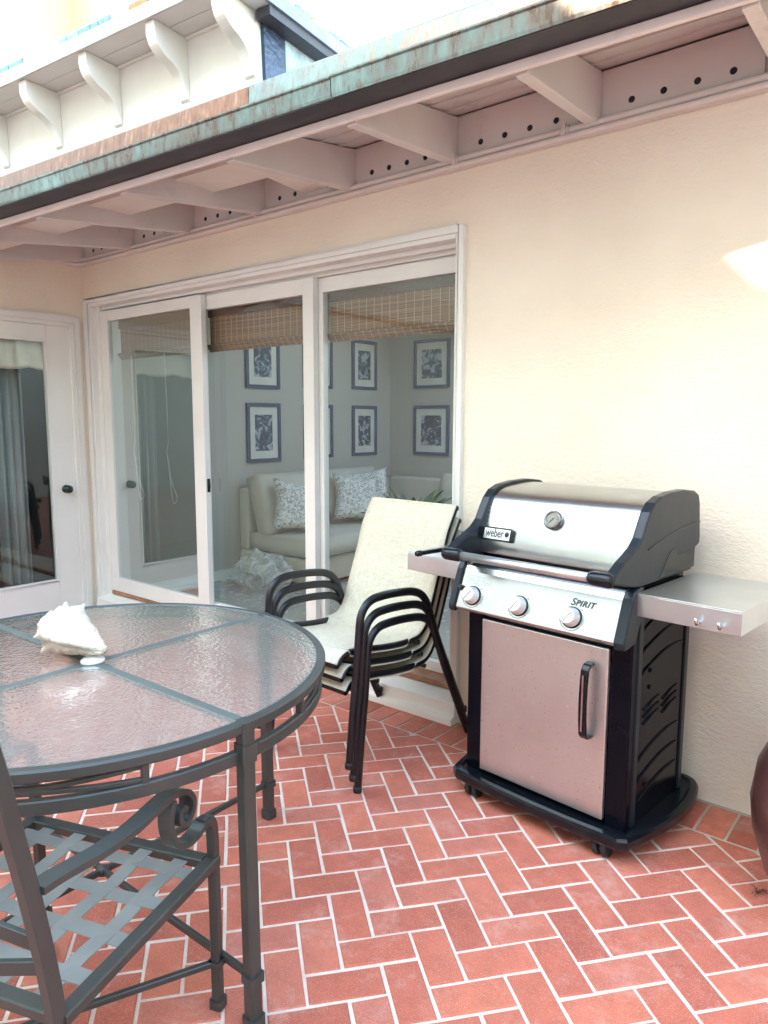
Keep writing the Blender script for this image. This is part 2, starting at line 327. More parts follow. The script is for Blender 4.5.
def pillow_mat():
    m, nt, out = new_mat('patterned_cushion'); L = nt.links.new
    b = N(nt, 'ShaderNodeBsdfPrincipled'); b.inputs['Roughness'].default_value = .9
    tc = N(nt, 'ShaderNodeTexCoord')
    n = N(nt, 'ShaderNodeTexNoise', Scale=26.0, Detail=4.0, Distortion=2.0); L(tc.outputs['Object'], n.inputs['Vector'])
    r = ramp(nt, n.outputs[0], [(.44, (.36, .35, .34)), (.50, (.74, .72, .68))])
    L(r.outputs[0], b.inputs['Base Color']); L(b.outputs[0], out.inputs[0]); return m
M['pillow'] = pillow_mat()

def plastic_bag():
    m, nt, out = new_mat('clear_plastic'); L = nt.links.new
    b = N(nt, 'ShaderNodeBsdfPrincipled'); b.inputs['Roughness'].default_value = .2; b.inputs['Base Color'].default_value = (.86, .90, .90, 1)
    tr = N(nt, 'ShaderNodeBsdfTransparent')
    tc = N(nt, 'ShaderNodeTexCoord'); n = N(nt, 'ShaderNodeTexNoise', Scale=9.0, Detail=5.0, Distortion=1.0); L(tc.outputs['Object'], n.inputs['Vector'])
    r = ramp(nt, n.outputs[0], [(.38, .12), (.66, .6)])
    mx = N(nt, 'ShaderNodeMixShader'); L(r.outputs[0], mx.inputs[0]); L(tr.outputs[0], mx.inputs[1]); L(b.outputs[0], mx.inputs[2])
    L(mx.outputs[0], out.inputs[0]); return m
M['bag'] = plastic_bag()

def tiles_mat():
    m, nt, out = new_mat('mosaic_tiles'); L = nt.links.new
    b = N(nt, 'ShaderNodeBsdfPrincipled'); b.inputs['Roughness'].default_value = .2
    g = N(nt, 'ShaderNodeNewGeometry')
    r = ramp(nt, g.outputs['Random Per Island'], [(0, (.13, .28, .58)), (.28, (.62, .68, .72)), (.42, (.20, .45, .62)), (.6, (.66, .60, .38)), (.72, (.09, .12, .2)), (.84, (.50, .19, .07))])
    r.color_ramp.interpolation = 'CONSTANT'
    tc = N(nt, 'ShaderNodeTexCoord'); n = N(nt, 'ShaderNodeTexNoise', Scale=40.0, Detail=3.0); L(tc.outputs['Object'], n.inputs['Vector'])
    r1 = ramp(nt, n.outputs[0], [(.3, .7), (.6, 1.1)])
    mu = N(nt, 'ShaderNodeMix', data_type='RGBA', blend_type='MULTIPLY'); mu.inputs[0].default_value = 1; L(r.outputs[0], mu.inputs[6]); L(r1.outputs[0], mu.inputs[7])
    L(mu.outputs[2], b.inputs['Base Color']); L(b.outputs[0], out.inputs[0]); return m
M['tiles'] = tiles_mat()

# ------------------------------------------------------------------ mesh helpers
class MB:
    def __init__(s): s.v = []; s.f = []; s.mi = []; s.cur = 0; s.smooth_ids = set()
    def add(s, vs, fs, smooth=False):
        o = len(s.v); s.v += [Vector(v) for v in vs]
        for f in fs:
            if smooth: s.smooth_ids.add(len(s.f))
            s.f.append([i+o for i in f]); s.mi.append(s.cur)
    def box(s, a, b, mat=None):
        x0, y0, z0 = a; x1, y1, z1 = b
        vs = [(x0, y0, z0), (x1, y0, z0), (x1, y1, z0), (x0, y1, z0), (x0, y0, z1), (x1, y0, z1), (x1, y1, z1), (x0, y1, z1)]
        if mat: vs = [mat @ Vector(v) for v in vs]
        s.add(vs, [(3, 2, 1, 0), (4, 5, 6, 7), (0, 1, 5, 4), (1, 2, 6, 5), (2, 3, 7, 6), (3, 0, 4, 7)])
    def prism(s, poly, lo, hi, axis='x', mat=None):
        """extrude 2D polygon along an axis; poly coords are the other two axes in order"""
        n = len(poly)
        def P(p, t):
            return {'x': (t, p[0], p[1]), 'y': (p[0], t, p[1]), 'z': (p[0], p[1], t)}[axis]
        vs = [P(p, lo) for p in poly]+[P(p, hi) for p in poly]
        if mat: vs = [mat @ Vector(v) for v in vs]
        s.add(vs, [list(range(n))[::-1], list(range(n, 2*n))]+[(i, (i+1) % n, n+(i+1) % n, n+i) for i in range(n)])
    def sweep(s, path, prof, up=(0, 0, 1), closed=False, smooth=True, caps=True):
        """prof: list of (a,b) offsets along side and up vectors"""
        path = [Vector(p) for p in path]; n = len(path); k = len(prof); up = Vector(up)
        vs = []
        for i, p in enumerate(path):
            if closed: t = path[(i+1) % n]-path[i-1]
            else: t = path[min(i+1, n-1)]-path[max(i-1, 0)]
            t.normalize()
            sd = t.cross(up)
            if sd.length < 1e-5: sd = t.cross(Vector((1, 0, 0)))
            sd.normalize(); u = sd.cross(t).normalized()
            # miter
            for a, b in prof: vs.append(p+sd*a+u*b)
        fs = []
        m = n if closed else n-1
        for i in range(m):
            j = (i+1) % n
            for q in range(k):
                r = (q+1) % k
                fs.append((i*k+q, i*k+r, j*k+r, j*k+q))
        s.add(vs, fs, smooth)
        if not closed and caps:
            o = len(s.v)-len(vs)
            s.f.append([o+q for q in range(k)][::-1]); s.mi.append(s.cur)
            s.f.append([o+(n-1)*k+q for q in range(k)]); s.mi.append(s.cur)
    def tube(s, path, r, up=(0, 0, 1), closed=False, seg=12, r2=None):
        r2 = r2 or r
        s.sweep(path, [(r*math.cos(2*PI*i/seg), r2*math.sin(2*PI*i/seg)) for i in range(seg)], up, closed, True)
    def bar(s, path, w, h, up=(0, 0, 1), closed=False):
        c = min(w, h)*.14; a, b = w/2, h/2
        s.sweep(path, [(-a+c, -b), (a-c, -b), (a, -b+c), (a, b-c), (a-c, b), (-a+c, b), (-a, b-c), (-a, -b+c)], up, closed, False)
    def lathe(s, prof, center=(0, 0, 0), seg=32, mat=None, smooth=True):
        k = len(prof); vs = []
        for i in range(seg):
            a = 2*PI*i/seg
            for r, z in prof:
                p = Vector((r*math.cos(a), r*math.sin(a), z))
                if mat: p = mat @ p
                vs.append(p+Vector(center))
        fs = []
        for i in range(seg):
            j = (i+1) % seg
            for q in range(k-1): fs.append((i*k+q, j*k+q, j*k+q+1, i*k+q+1))
        s.add(vs, fs, smooth)
        o = len(s.v)-len(vs)
        if prof[0][0] > 1e-5: s.f.append([o+i*k for i in range(seg)][::-1]); s.mi.append(s.cur)
        if prof[-1][0] > 1e-5: s.f.append([o+i*k+k-1 for i in range(seg)]); s.mi.append(s.cur)
    def build(s, name, mats, parent=None, bevel=0, kind=None, segs=2):
        me = bpy.data.meshes.new(name); me.from_pydata([tuple(v) for v in s.v], [], s.f)
        if not isinstance(mats, (list, tuple)): mats = [mats]
        for m in mats: me.materials.append(m)
        for i, p in enumerate(me.polygons):
            p.material_index = s.mi[i]; p.use_smooth = i in s.smooth_ids
        bm = bmesh.new(); bm.from_mesh(me); bmesh.ops.remove_doubles(bm, verts=bm.verts, dist=1e-6)
        bmesh.ops.recalc_face_normals(bm, faces=bm.faces); bm.to_mesh(me); bm.free()
        o = bpy.data.objects.new(name, me); COL.objects.link(o)
        if parent: o.parent = parent
        if kind: o['kind'] = kind
        if bevel:
            b = o.modifiers.new('bevel', 'BEVEL'); b.width = bevel; b.segments = segs; b.limit_method = 'ANGLE'; b.angle_limit = R(35)
            b.harden_normals = False
        return o

def root(name, label, cat, loc=(0, 0, 0), rz=0, group=None):
    o = bpy.data.objects.new(name, None); COL.objects.link(o); o.location = loc; o.rotation_euler = (0, 0, rz)
    o.empty_display_size = .1
    o['label'] = label; o['category'] = cat
    if group: o['group'] = group
    return o
def tag(o, label, cat, group=None):
    o['label'] = label; o['category'] = cat
    if group: o['group'] = group
    return o
def copy_tree(o, parent=None):
    c = o.copy(); COL.objects.link(c); c.parent = parent
    for ch in list(o.children): copy_tree(ch, c)
    return c

def smooth_path(pts, n=6, closed=False):
    """Catmull-Rom through points"""
    P = [Vector(p) for p in pts]; out = []
    m = len(P)
    rng = range(m) if closed else range(m-1)
    for i in rng:
        if closed: p0, p1, p2, p3 = P[i-1], P[i], P[(i+1) % m], P[(i+2) % m]
        else: p0, p1, p2, p3 = P[max(i-1, 0)], P[i], P[i+1], P[min(i+2, m-1)]
        for k in range(n):
            t = k/n
            out.append(.5*((2*p1)+(-p0+p2)*t+(2*p0-5*p1+4*p2-p3)*t*t+(-p0+3*p1-3*p2+p3)*t**3))
    if not closed: out.append(P[-1])
    return out

def text_mesh(txt, size, name, mat, parent, mtx, shear=0.0, offset=0.0, extrude=.0006, space=1.0):
    cu = bpy.data.curves.new(name, 'FONT'); cu.body = txt; cu.size = size; cu.shear = shear; cu.offset = offset*.35
    cu.extrude = extrude; cu.align_x = 'CENTER'; cu.align_y = 'CENTER'; cu.space_character = space
    ob = bpy.data.objects.new(name, cu); COL.objects.link(ob)
    bpy.context.view_layer.update()
    me = bpy.data.meshes.new_from_object(ob.evaluated_get(bpy.context.evaluated_depsgraph_get()))
    bpy.data.objects.remove(ob)
    me.transform(mtx); me.materials.clear(); me.materials.append(mat)
    o = bpy.data.objects.new(name, me); COL.objects.link(o); o.parent = parent
    return o

# ------------------------------------------------------------------ ground and brick patio
mb = MB(); mb.add([(-150, -150, -.06), (150, -150, -.06), (150, 150, -.06), (-150, 150, -.06)], [(0, 1, 2, 3)])
mb.build('ground', M['ground'], kind='structure')

def clip(poly, a, b, c):
    """keep a*x+b*y<=c"""
    out = []
    for i in range(len(poly)):
        p, q = poly[i], poly[(i+1) % len(poly)]
        dp = a*p[0]+b*p[1]-c; dq = a*q[0]+b*q[1]-c
        if dp <= 0: out.append(p)
        if (dp < 0 < dq) or (dq < 0 < dp):
            t = dp/(dp-dq); out.append((p[0]+(q[0]-p[0])*t, p[1]+(q[1]-p[1])*t))
    return out
def add_brick(mb, poly, top=0.0, bev=.0035, bot=-.03):
    n = len(poly)
    if n < 3: return
    ar = .5*sum(poly[i][0]*poly[(i+1) % n][1]-poly[(i+1) % n][0]*poly[i][1] for i in range(n))
    if abs(ar) < .0004: return
    if ar < 0: poly = poly[::-1]
    cx = sum(p[0] for p in poly)/n; cy = sum(p[1] for p in poly)/n
    top += random.uniform(-.0012, .0012)
    inner = []
    for i in range(n):
        p0, p1, p2 = Vector(poly[i-1]), Vector(poly[i]), Vector(poly[(i+1) % n])
        e1 = (p1-p0).normalized(); e2 = (p2-p1).normalized()
        n1 = Vector((-e1.y, e1.x)); n2 = Vector((-e2.y, e2.x))
        bi = n1+n2
        if bi.length < 1e-4: bi = n1
        bi.normalize(); d = bev/max(.35, bi.dot(n1))
        inner.append(p1+bi*d)
    tx, ty = random.uniform(-.006, .006), random.uniform(-.006, .006)
    z = lambda x, y: top+(x-cx)*tx+(y-cy)*ty
    vs = [(p[0], p[1], bot) for p in poly]+[(p[0], p[1], z(p[0], p[1])-bev*.7) for p in poly]+[(p.x, p.y, z(p.x, p.y)) for p in inner]
    fs = [(i, (i+1) % n, n+(i+1) % n, n+i) for i in range(n)]+[(n+i, n+(i+1) % n, 2*n+(i+1) % n, 2*n+i) for i in range(n)]+[list(range(2*n, 3*n))]
    mb.add(vs, fs)
mb = MB()
S = .10734; TH = R(50.792); A0, B0 = -.27911, .2257; ct, st = math.cos(TH), math.sin(TH)
J = .0051
YB = -.252; XL, XR, YN = .252, 8.6, -6.3
for a in range(-70, 140):
    for b in range(-150, 40):
        k = (a-b) % 4
        if k == 0: w, h = 2, 1
        elif k == 3: w, h = 1, 2
        else: continue
        u0, v0, u1, v1 = (a+A0)*S+J, (b+B0)*S+J, (a+w+A0)*S-J, (b+h+B0)*S-J
        cu, cv = (u0+u1)/2, (v0+v1)/2
        X, Y = cu*ct-cv*st, cu*st+cv*ct
        if X < XL-.2 or X > XR+.2 or Y > YB+.2 or Y < YN-.2: continue
        jt = random.uniform(-.004, .004)
        poly = []
        for (u, v) in ((u0, v0), (u1, v0), (u1, v1), (u0, v1)):
            uu, vv = u-cu, v-cv
            u_, v_ = cu+uu-vv*jt*2+random.uniform(-.0016, .0016), cv+vv+uu*jt*2+random.uniform(-.0016, .0016)
            poly.append((u_*ct-v_*st, u_*st+v_*ct))
        for (p, q, c) in ((0, 1, YB), (-1, 0, -XL), (1, 0, XR), (0, -1, -YN)): poly = clip(poly, p, q, c)
        add_brick(mb, poly)
x = .01
while x < XR:     # soldier course along the house wall
    w = .1075
    add_brick(mb, [(x+J, -.242+random.uniform(-.001, .001)), (x+w-J, -.242), (x+w-J, -.022), (x+J, -.022)]); x += w
y = -.26
while y > YN:     # and along the side wall
    add_brick(mb, [(.022, y-.1075+J), (.242, y-.1075+J), (.242, y-J), (.022, y-J)]); y -= .1075
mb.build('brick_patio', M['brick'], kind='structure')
mb = MB()
nx, ny = 60, 48
vs = []; fs = []
for i in range(nx+1):
    for j in range(ny+1):
        xx = -.0+(XR)*i/nx; yy = .0+(YN)*j/ny
        vs.append((xx, yy, -.0032+.0012*noise.noise(Vector((xx*6, yy*6, 0)))))
for i in range(nx):
    for j in range(ny):
        a = i*(ny+1)+j; fs.append((a, a+1, a+ny+2, a+ny+1))
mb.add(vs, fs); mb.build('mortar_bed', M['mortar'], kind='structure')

# ------------------------------------------------------------------ the house
house = root('house', 'cream stucco house with white sliding doors, deep rafter eave and copper gutter', 'house', (0, 0, 0))
# facade: with opening x .06..3.36, z 0..2.33
OX0, OX1, OZ = .055, 3.41, 2.36
mb = MB(); T = .16
mb.box((OX1, 0, -.05), (9, T, 3.0)); mb.box((OX0, 0, OZ), (OX1, T, 3.0))
mb.box((-.2, .0, -.05), (OX0, T, 3.0))
mb.build('facade_wall', M['stucco'], house)
# side wall x=0 with door opening y -1.08..-.085, z..2.2
DY0, DY1, DZ = -1.11, -.085, 2.21
mb = MB()
mb.box((-.16, DY1, -.05), (0, -.001, 3.0)); mb.box((-.16, -7, -.05), (0, DY0, 3.0)); mb.box((-.16, DY0, DZ), (0, DY1, 3.0))
mb.build('side_wall', M['stucco'], house)

# casing of the sliding door
cas = MB()
for (w0, w1, p) in ((0, .030, -.03), (.030, .052, -.016)):
    xa, xb, zt = .062+w0, 3.438-w0, 2.388-w0
    wd = w1-w0
    cas.box((xb-wd, p, .0), (xb, .04, zt)); cas.box((xa, p, 0), (xa+wd, .04, zt)); cas.box((xa+wd, p, zt-wd), (xb-wd, .04, zt))
frame = cas.build('sliding_door', M['door_white'], house, bevel=.004)
cb = MB(); cb.box((.0, -.012, 0), (.058, -.0005, 2.385)); cb.build('corner_trim', M['white'], house, bevel=.003)
jb = MB()     # jambs and head grooves
jb.box((.112, .03, .0), (.165, .2, 2.352)); jb.box((3.389, .03, .0), (3.409, .2, 2.352))
for k, (yy, zz) in enumerate(((.031, 2.335), (.054, 2.315), (.0775, 2.33), (.101, 2.30), (.125, 2.318), (.149, 2.30))):
    jb.box((.165, yy, zz), (3.389, yy+.0225, 2.352))
jb.build('jamb', M['door_white'], frame, bevel=.002)
sl = MB()
sl.prism([(-.075, 0), (-.075, .035), (-.05, .045), (-.045, .105), (.03, .135), (.1, .14), (.1, 0)], .07, 3.44, 'x')
sl.build('sill', M['white'], frame, bevel=.004)
th = MB(); th.box((.166, .03, .1405), (3.388, .2, .168)); th.build('threshold', M['sillwood'], frame, bevel=.004)

M['glass_lowe'] = window_glass('coated_window_glass', (.74, .82, .79), boost=6.5)
def panel(name, x0, x1, z0, z1, y, sl_, sr_, tr_, br_, th=.042, gm='glass'):
    mb = MB()
    mb.box((x0, y, z0), (x0+sl_, y+th, z1)); mb.box((x1-sr_, y, z0), (x1, y+th, z1))
    mb.box((x0+sl_, y+.001, z1-tr_), (x1-sr_, y+th-.001, z1)); mb.box((x0+sl_, y+.001, z0), (x1-sr_, y+th-.001, z0+br_))
    p = mb.build(name, M['door_white'], frame, bevel=.003)
    g = MB(); a_, b_, c_, d_ = x0+sl_-.004, x1-sr_+.004, z0+br_-.004, z1-tr_+.004; g.add([(a_, y+.02, c_), (b_, y+.02, c_), (b_, y+.02, d_), (a_, y+.02, d_)], [(0, 1, 2, 3)]); g.build('glass_pane', M[gm], frame)
    return p
panel('sliding_panel', .165, 1.395, .17, 2.30, .035, .10, .12, .075, .11, gm='glass_lowe')
panel('sliding_panel', 1.29, 2.362, .17, 2.30, .082, .05, .085, .09, .085)
panel('sliding_panel', 2.335, 3.41, .17, 2.30, .129, .058, .06, .082, .055)
lt = MB(); lt.box((1.396, .045, 1.02), (1.402, .067, 1.11)); lt.box((1.402, .048, 1.045), (1.412, .062, 1.085)); lt.build('latch', M['dark_knob'], frame, bevel=.002)

# French door in side wall
cas = MB()
for (w0, w1, p) in ((0, .045, .028), (.045, .075, .014)):
    ya, yb, zt = -1.15+w0, -.052-w0, 2.26-w0; wd = w1-w0
    cas.box((-.03, yb-wd, 0), (p, yb, zt)); cas.box((-.03, ya, 0), (p, ya+wd, zt)); cas.box((-.03, ya+wd, zt-wd), (p, yb-wd, zt))
fd = cas.build('french_door', M['door_white'], house, bevel=.003)
mb = MB(); y0, y1, z0, z1 = -1.075, -.127, .035, 2.185
gy0, gy1, gz0, gz1 = -.905, -.300, .275, 2.075
mb.box((-.045, gy1, z0), (-.003, y1, z1)); mb.box((-.045, y0, z0), (-.003, gy0, z1))
mb.box((-.044, gy0, gz1), (-.004, gy1, z1)); mb.box((-.044, gy0, z0), (-.004, gy1, gz0))
for (a, b, c, d) in ((gy0, gy0+.014, gz0, gz1), (gy1-.014, gy1, gz0, gz1)): mb.box((-.04, a, c), (.003, b, d))
mb.box((-.04, gy0+.014, gz0), (.003, gy1-.014, gz0+.014)); mb.box((-.04, gy0+.014, gz1-.014), (.003, gy1-.014, gz1))
mb.build('door_leaf', M['door_white'], fd, bevel=.003)
g = MB(); g.add([(-.024, gy0-.004, gz0-.004), (-.024, gy1+.004, gz0-.004), (-.024, gy1+.004, gz1+.004), (-.024, gy0-.004, gz1+.004)], [(0, 1, 2, 3)]); g.build('glass_pane', M['glass_dark'], fd)
kn = MB(); Mk = Matrix.Translation((-.003, -.212, .974)) @ Matrix.Rotation(R(90), 4, 'Y')
kn.lathe([(.031, 0), (.031, .006), (.012, .010), (.011, .028), (.024, .034), (.031, .045), (.029, .058), (.018, .066), (0, .068)], seg=24, mat=Mk)
kn.build('door_knob', M['dark_knob'], fd)
st_ = MB(); st_.box((-.12, -1.08, -.01), (.03, -.12, .03)); st_.build('door_step', M['white'], fd, bevel=.004)

# ---- eave
E0 = Vector((4.02, -.66, 2.645)); D = Vector((-.9895, -.14, -.036)).normalized(); NO = Vector((.14, -.99, 0)).normalized(); UP = D.cross(NO)
if UP.z < 0: UP = -UP
ME = Matrix(((D.x, NO.x, UP.x, E0.x), (D.y, NO.y, UP.y, E0.y), (D.z, NO.z, UP.z, E0.z), (0, 0, 0, 1)))   # local (s, n, u)
eave = bpy.data.objects.new('eave', None)
def eprism(mb, poly, s0, s1): mb.prism(poly, s0, s1, 'x', ME)
S0, S1 = -3.2, 4.8
mb = MB(); eprism(mb, [(-.020, .002), (.0, .002), (.0, .034), (-.020, .034)], S0, S1)
eave = mb.build('fascia_board', M['fascia'], house, bevel=.004)
mb = MB(); eprism(mb, [(.001, .036), (.128, .030), (.136, .026), (.136, .036), (.13, .046), (-.02, .05), (-.02, .036)], S0, S1)
mb.build('gutter_underside', M['dark_gutter_and_shadow'], house)
mb = MB(); eprism(mb, [(.1365, .028), (.1415, .028), (.143, .040), (.1445, .092), (.150, .098), (.150, .104), (.132, .104), (.1365, .09)], S0, .62)
eprism(mb, [(.1335, .030), (.1385, .030), (.140, .040), (.1415, .09), (.147, .096), (.147, .102), (.130, .102), (.1335, .09)], .626, S1)
mb.build('gutter', M['copper'], house)
mb = MB(); eprism(mb, [(.110, .1045), (.129, .1045), (.131, .110), (.122, .176), (.117, .183), (-.1, .205), (-.1, .19), (.11, .174)], S0, 1.02)
mb.build('roof_edge_flashing', M['copper'], house)
mb = MB(); eprism(mb, [(.110, .1045), (.128, .1045), (.130, .110), (.121, .175), (.116, .182), (-.1, .205), (-.1, .19), (.11, .174)], 1.024, S1)
mb.build('roof_edge_flashing', M['brown_copper'], house)
# soffit deck boards (parallel to eave): from eave line inward up to wall
def epoint(s, n, u): return E0+D*s+NO*n+UP*u
mb = MB()
nb = 6
for i in range(nb):
    f0, f1 = i/nb, (i+1)/nb-.003
    def pt(x, f, dz):
        # x param along wall; f 0 at wall 1 at eave
        s = (E0.x-x)/abs(D.x)
        e = epoint(s, -.03, .155); w = Vector((x, .0, 2.865))
        p = w.lerp(e, f); return (p.x, p.y, p.z+dz)
    vs = [pt(-1.2, f0, 0), pt(9, f0, 0), pt(9, f1, 0), pt(-1.2, f1, 0), pt(-1.2, f0, .02), pt(9, f0, .02), pt(9, f1, .02), pt(-1.2, f1, .02)]
    mb.add(vs, [(3, 2, 1, 0), (4, 5, 6, 7), (0, 1, 5, 4), (1, 2, 6, 5), (2, 3, 7, 6), (3, 0, 4, 7)])
mb.build('soffit_boards', M['eave_paint'], house)
mb = MB()     # roof sheet over the boards
vs = []
for x in (-1.2, 9):
    s = (E0.x-x)/abs(D.x); e = epoint(s, .10, .175); vs += [(e.x, e.y, e.z), (e.x, e.y, e.z+.012), (x, .05, 2.9), (x, .05, 2.915)]
mb.add(vs, [(0, 1, 5, 4), (1, 3, 7, 5), (3, 2, 6, 7), (2, 0, 4, 6), (0, 2, 3, 1), (4, 5, 7, 6)])
mb.build('roof_sheet', M['copper'], house)
# rafters
for i, xw in enumerate([4.70, 4.025, 3.35, 2.73, 2.045, 1.382, .71, 5.37, 6.04, 6.7, .06]):
    s = (E0.x-xw)/abs(D.x)
    e = epoint(s, -.036, .0)
    hw = .024; xw += .021
    mb = MB()
    eb, et = e.z-.002, epoint(s, -.036, .152).z
    vs = []
    for dx in (-hw, hw):
        vs += [(xw+dx, -.001, 2.665), (xw+dx, -.001, 2.863), (xw+dx, e.y, et), (xw+dx, e.y, eb)]
    mb.add(vs, [(0, 1, 2, 3), (7, 6, 5, 4), (0, 4, 5, 1), (1, 5, 6, 2), (2, 6, 7, 3), (3, 7, 4, 0)])
    mb.build('rafter', M['eave_paint'], house, bevel=.004)
# blocking boards with vent holes
xs = [.06, .71, 1.382, 2.045, 2.73, 3.35, 4.025, 4.70, 5.37, 6.04]
for i in range(len(xs)-1):
    a, b = xs[i]+.046, xs[i+1]-.046
    mb = MB(); mb.box((a, -.022, 2.655), (b, -.002, 2.86)); o = mb.build('blocking_board', M['eave_paint'], house)
    for k in range(4):
        hb = MB()
        xx = a+(b-a)*(.19+.207*k)+.01
        Mh = Matrix.Translation((xx, -.0225, 2.726)) @ Matrix.Rotation(R(90), 4, 'X')
        hb.lathe([(.0, .0012), (.0125, .0012), (.0125, 0), (.0, 0)], seg=18, mat=Mh)
        hb.build('vent_hole', M['hole'], o)
# conduits along the wall top
mb = MB(); mb.box((.02, -.03, 2.632), (9, -.001, 2.654)); mb.box((-.0, -7, 2.632), (.03, -.03, 2.654)); mb.build('wall_trim', M['eave_paint'], house, bevel=.003)
for yy, zz, r_ in ((-.042, 2.668, .014), (-.048, 2.640, .012)):
    mb = MB(); mb.tube([(9, yy, zz), (.16, yy, zz), (.09, yy-.01, zz), (.052, yy-.06, zz), (.05, yy-.14, zz), (.05, -7, zz)], r_)
    mb.build('conduit', M['pipe'], house)
for xx in (.72, 2.05, 3.40, 3.93, 5.3):
    mb = MB(); mb.lathe([(.018, -.02), (.018, .02)], seg=14, mat=Matrix.Translation((xx, -.042, 2.668)) @ Matrix.Rotation(R(90), 4, 'Y'))
    mb.box((xx-.008, -.066, 2.645), (xx+.008, -.05, 2.69))
    mb.build('conduit_clamp', M['pipe'], house)

# ---- upper balcony in the eave frame
balc = MB(); balc.box((1.335, -.55, .12), (S1+3, -.30, .747), ME); balc.box((1.335, -3.2, .12), (1.50, -.55, .747), ME)
balcony = balc.build('balcony_wall', M['corbel'], house)
bl = MB(); bl.box((1.3355, -.302, .747-.012), (S1+3, -.285, .7465), ME); bl.build('moulding', M['corbel'], balcony)
ew = MB(); ew.box((1.322, -3.2, .12), (1.3345, -.452, .7465), ME); ew.build('end_wall', M['stucco_blue'], balcony)
ew = MB(); ew.box((1.316, -.50, .12), (1.3345, -.345, .7465), ME); ew.build('painted_strip', M['blue_tar'], balcony)
sb = MB()
for (a, b) in ((-.085, -.188), (-.192, -.60)): sb.box((1.25, b, .748), (S1+3, a, .765), ME)
sb.build('soffit', M['eave_paint'], balcony)
M['slab_edge'] = paint('slab_edge_metal', (.52, .53, .53), .35, .2, 5, .2, 30, metal=.5, dirt=((.42, .32, .28), 6, .5, .6))
sb = MB(); sb.box((1.24, -.084, .742), (S1+3, -.070, .808), ME); sb.build('slab_edge', M['slab_edge'], balcony, bevel=.003)
M['slab_blue'] = paint('slab_blue_paint', (.22, .29, .46), .4, .15, 12, .3, 40)
sb = MB(); sb.box((1.225, -3.2, .742), (1.239, -.070, .808), ME); sb.build('slab_side', M['slab_blue'], balcony, bevel=.003)
sb = MB(); sb.box((1.26, -3.2, .79), (S1+3, -.09, .81), ME); sb.build('deck', M['white'], balcony)
bmq = MB(); bmq.box((1.24, -3.2, .700), (1.316, -.30, .7415), ME); bmq.build('slab_shadow_strip', M['dark_gutter_and_shadow'], balcony)  # dark box standing in for the shadow line under the slab side
tl = MB(); s_ = 1.245
while s_ < S1+2:
    w = random.choice([.06, .09, .13]); tl.box((s_, -.10, .8105), (s_+w-.006, -.082, .842), ME); s_ += w
n_ = -.1
while n_ > -3.1:
    w = random.choice([.05, .07, .1]); tl.box((1.245, n_-w+.006, .8105), (1.262, n_-.006, .842), ME); n_ -= w
tl.build('tile_edging', M['tiles'], balcony)
M['capping'] = paint('cream_capping', (.80, .66, .46), .7, .1)
cp = MB(); cp.box((1.262, -.118, .8105), (S1+3, -.101, .862), ME); cp.box((1.263, -3.2, .8105), (1.285, -.118, .862), ME); cp.build('capping', M['capping'], balcony)
M['upper_wall'] = paint('upper_wall_yellow', (.56, .50, .31), .9, .05, 2, .3, 30)
uw = MB(); uw.box((1.75, -1.1, .811), (3.2, -.75, 3.4), ME); uw.box((3.2, -1.1, .811), (S1+3, -.35, 3.4), ME); uw.build('upper_wall', M['upper_wall'], balcony)
# corbels: S-profile
def corbel_profile():
    w, top, bot = -.30, .746, .462
    c = [(-.095, top), (-.094, top-.055)]
    ctrl = [(-.094, top-.055), (-.112, top-.10), (-.155, top-.135), (-.205, top-.155), (-.245, top-.185), (-.272, top-.235), (-.287, top-.278)]
    pts = [(p.x, p.y) for p in smooth_path([Vector((a, b, 0)) for a, b in ctrl], 4)]
    return [(w, top)]+[(w, bot-.005)]+pts[::-1]+[(-.095, top)]
for s_, wd in ((1.336, .062), (1.755, .058), (2.245, .058), (2.745, .058), (3.25, .058), (3.75, .058), (4.25, .058), (4.75, .058)):
    mb = MB(); mb.prism(corbel_profile(), s_, s_+wd, 'x', ME); mb.build('corbel', M['corbel'], balcony, bevel=.004)

# ---- room behind the sliding door
mb = MB()
mb.box((-.25, .16, -.1), (-.05, 4.0, 2.8)); mb.box((-.25, 3.8, -.1), (6.2, 4.0, 2.8))
# right wall, solid
mb.box((5.6, .16, -.1), (5.8, 3.8, 2.8))
rw = mb.build('room_wall', M['room'], house)
bb = MB(); bb.box((-.05, .2, 0), (-.035, 1.46, .1)); bb.build('baseboard', M['white'], rw, bevel=.003)
mb = MB(); mb.box((-.05, .16, 2.6), (5.6, 1.4, 2.7)); mb.box((-.05, 3.1, 2.6), (5.6, 3.8, 2.7)); mb.box((-.05, 1.4, 2.6), (1.0, 3.1, 2.7)); mb.box((4.6, 1.4, 2.6), (5.6, 3.1, 2.7))  # middle left open, an added unseen gap that lets sky light into the room
mb.build('room_ceiling', M['room'], house)
mb = MB(); mb.box((-.05, .05, -.02), (5.6, 3.8, .005)); mb.build('room_floor', M['roomfloor'], kind='structure')
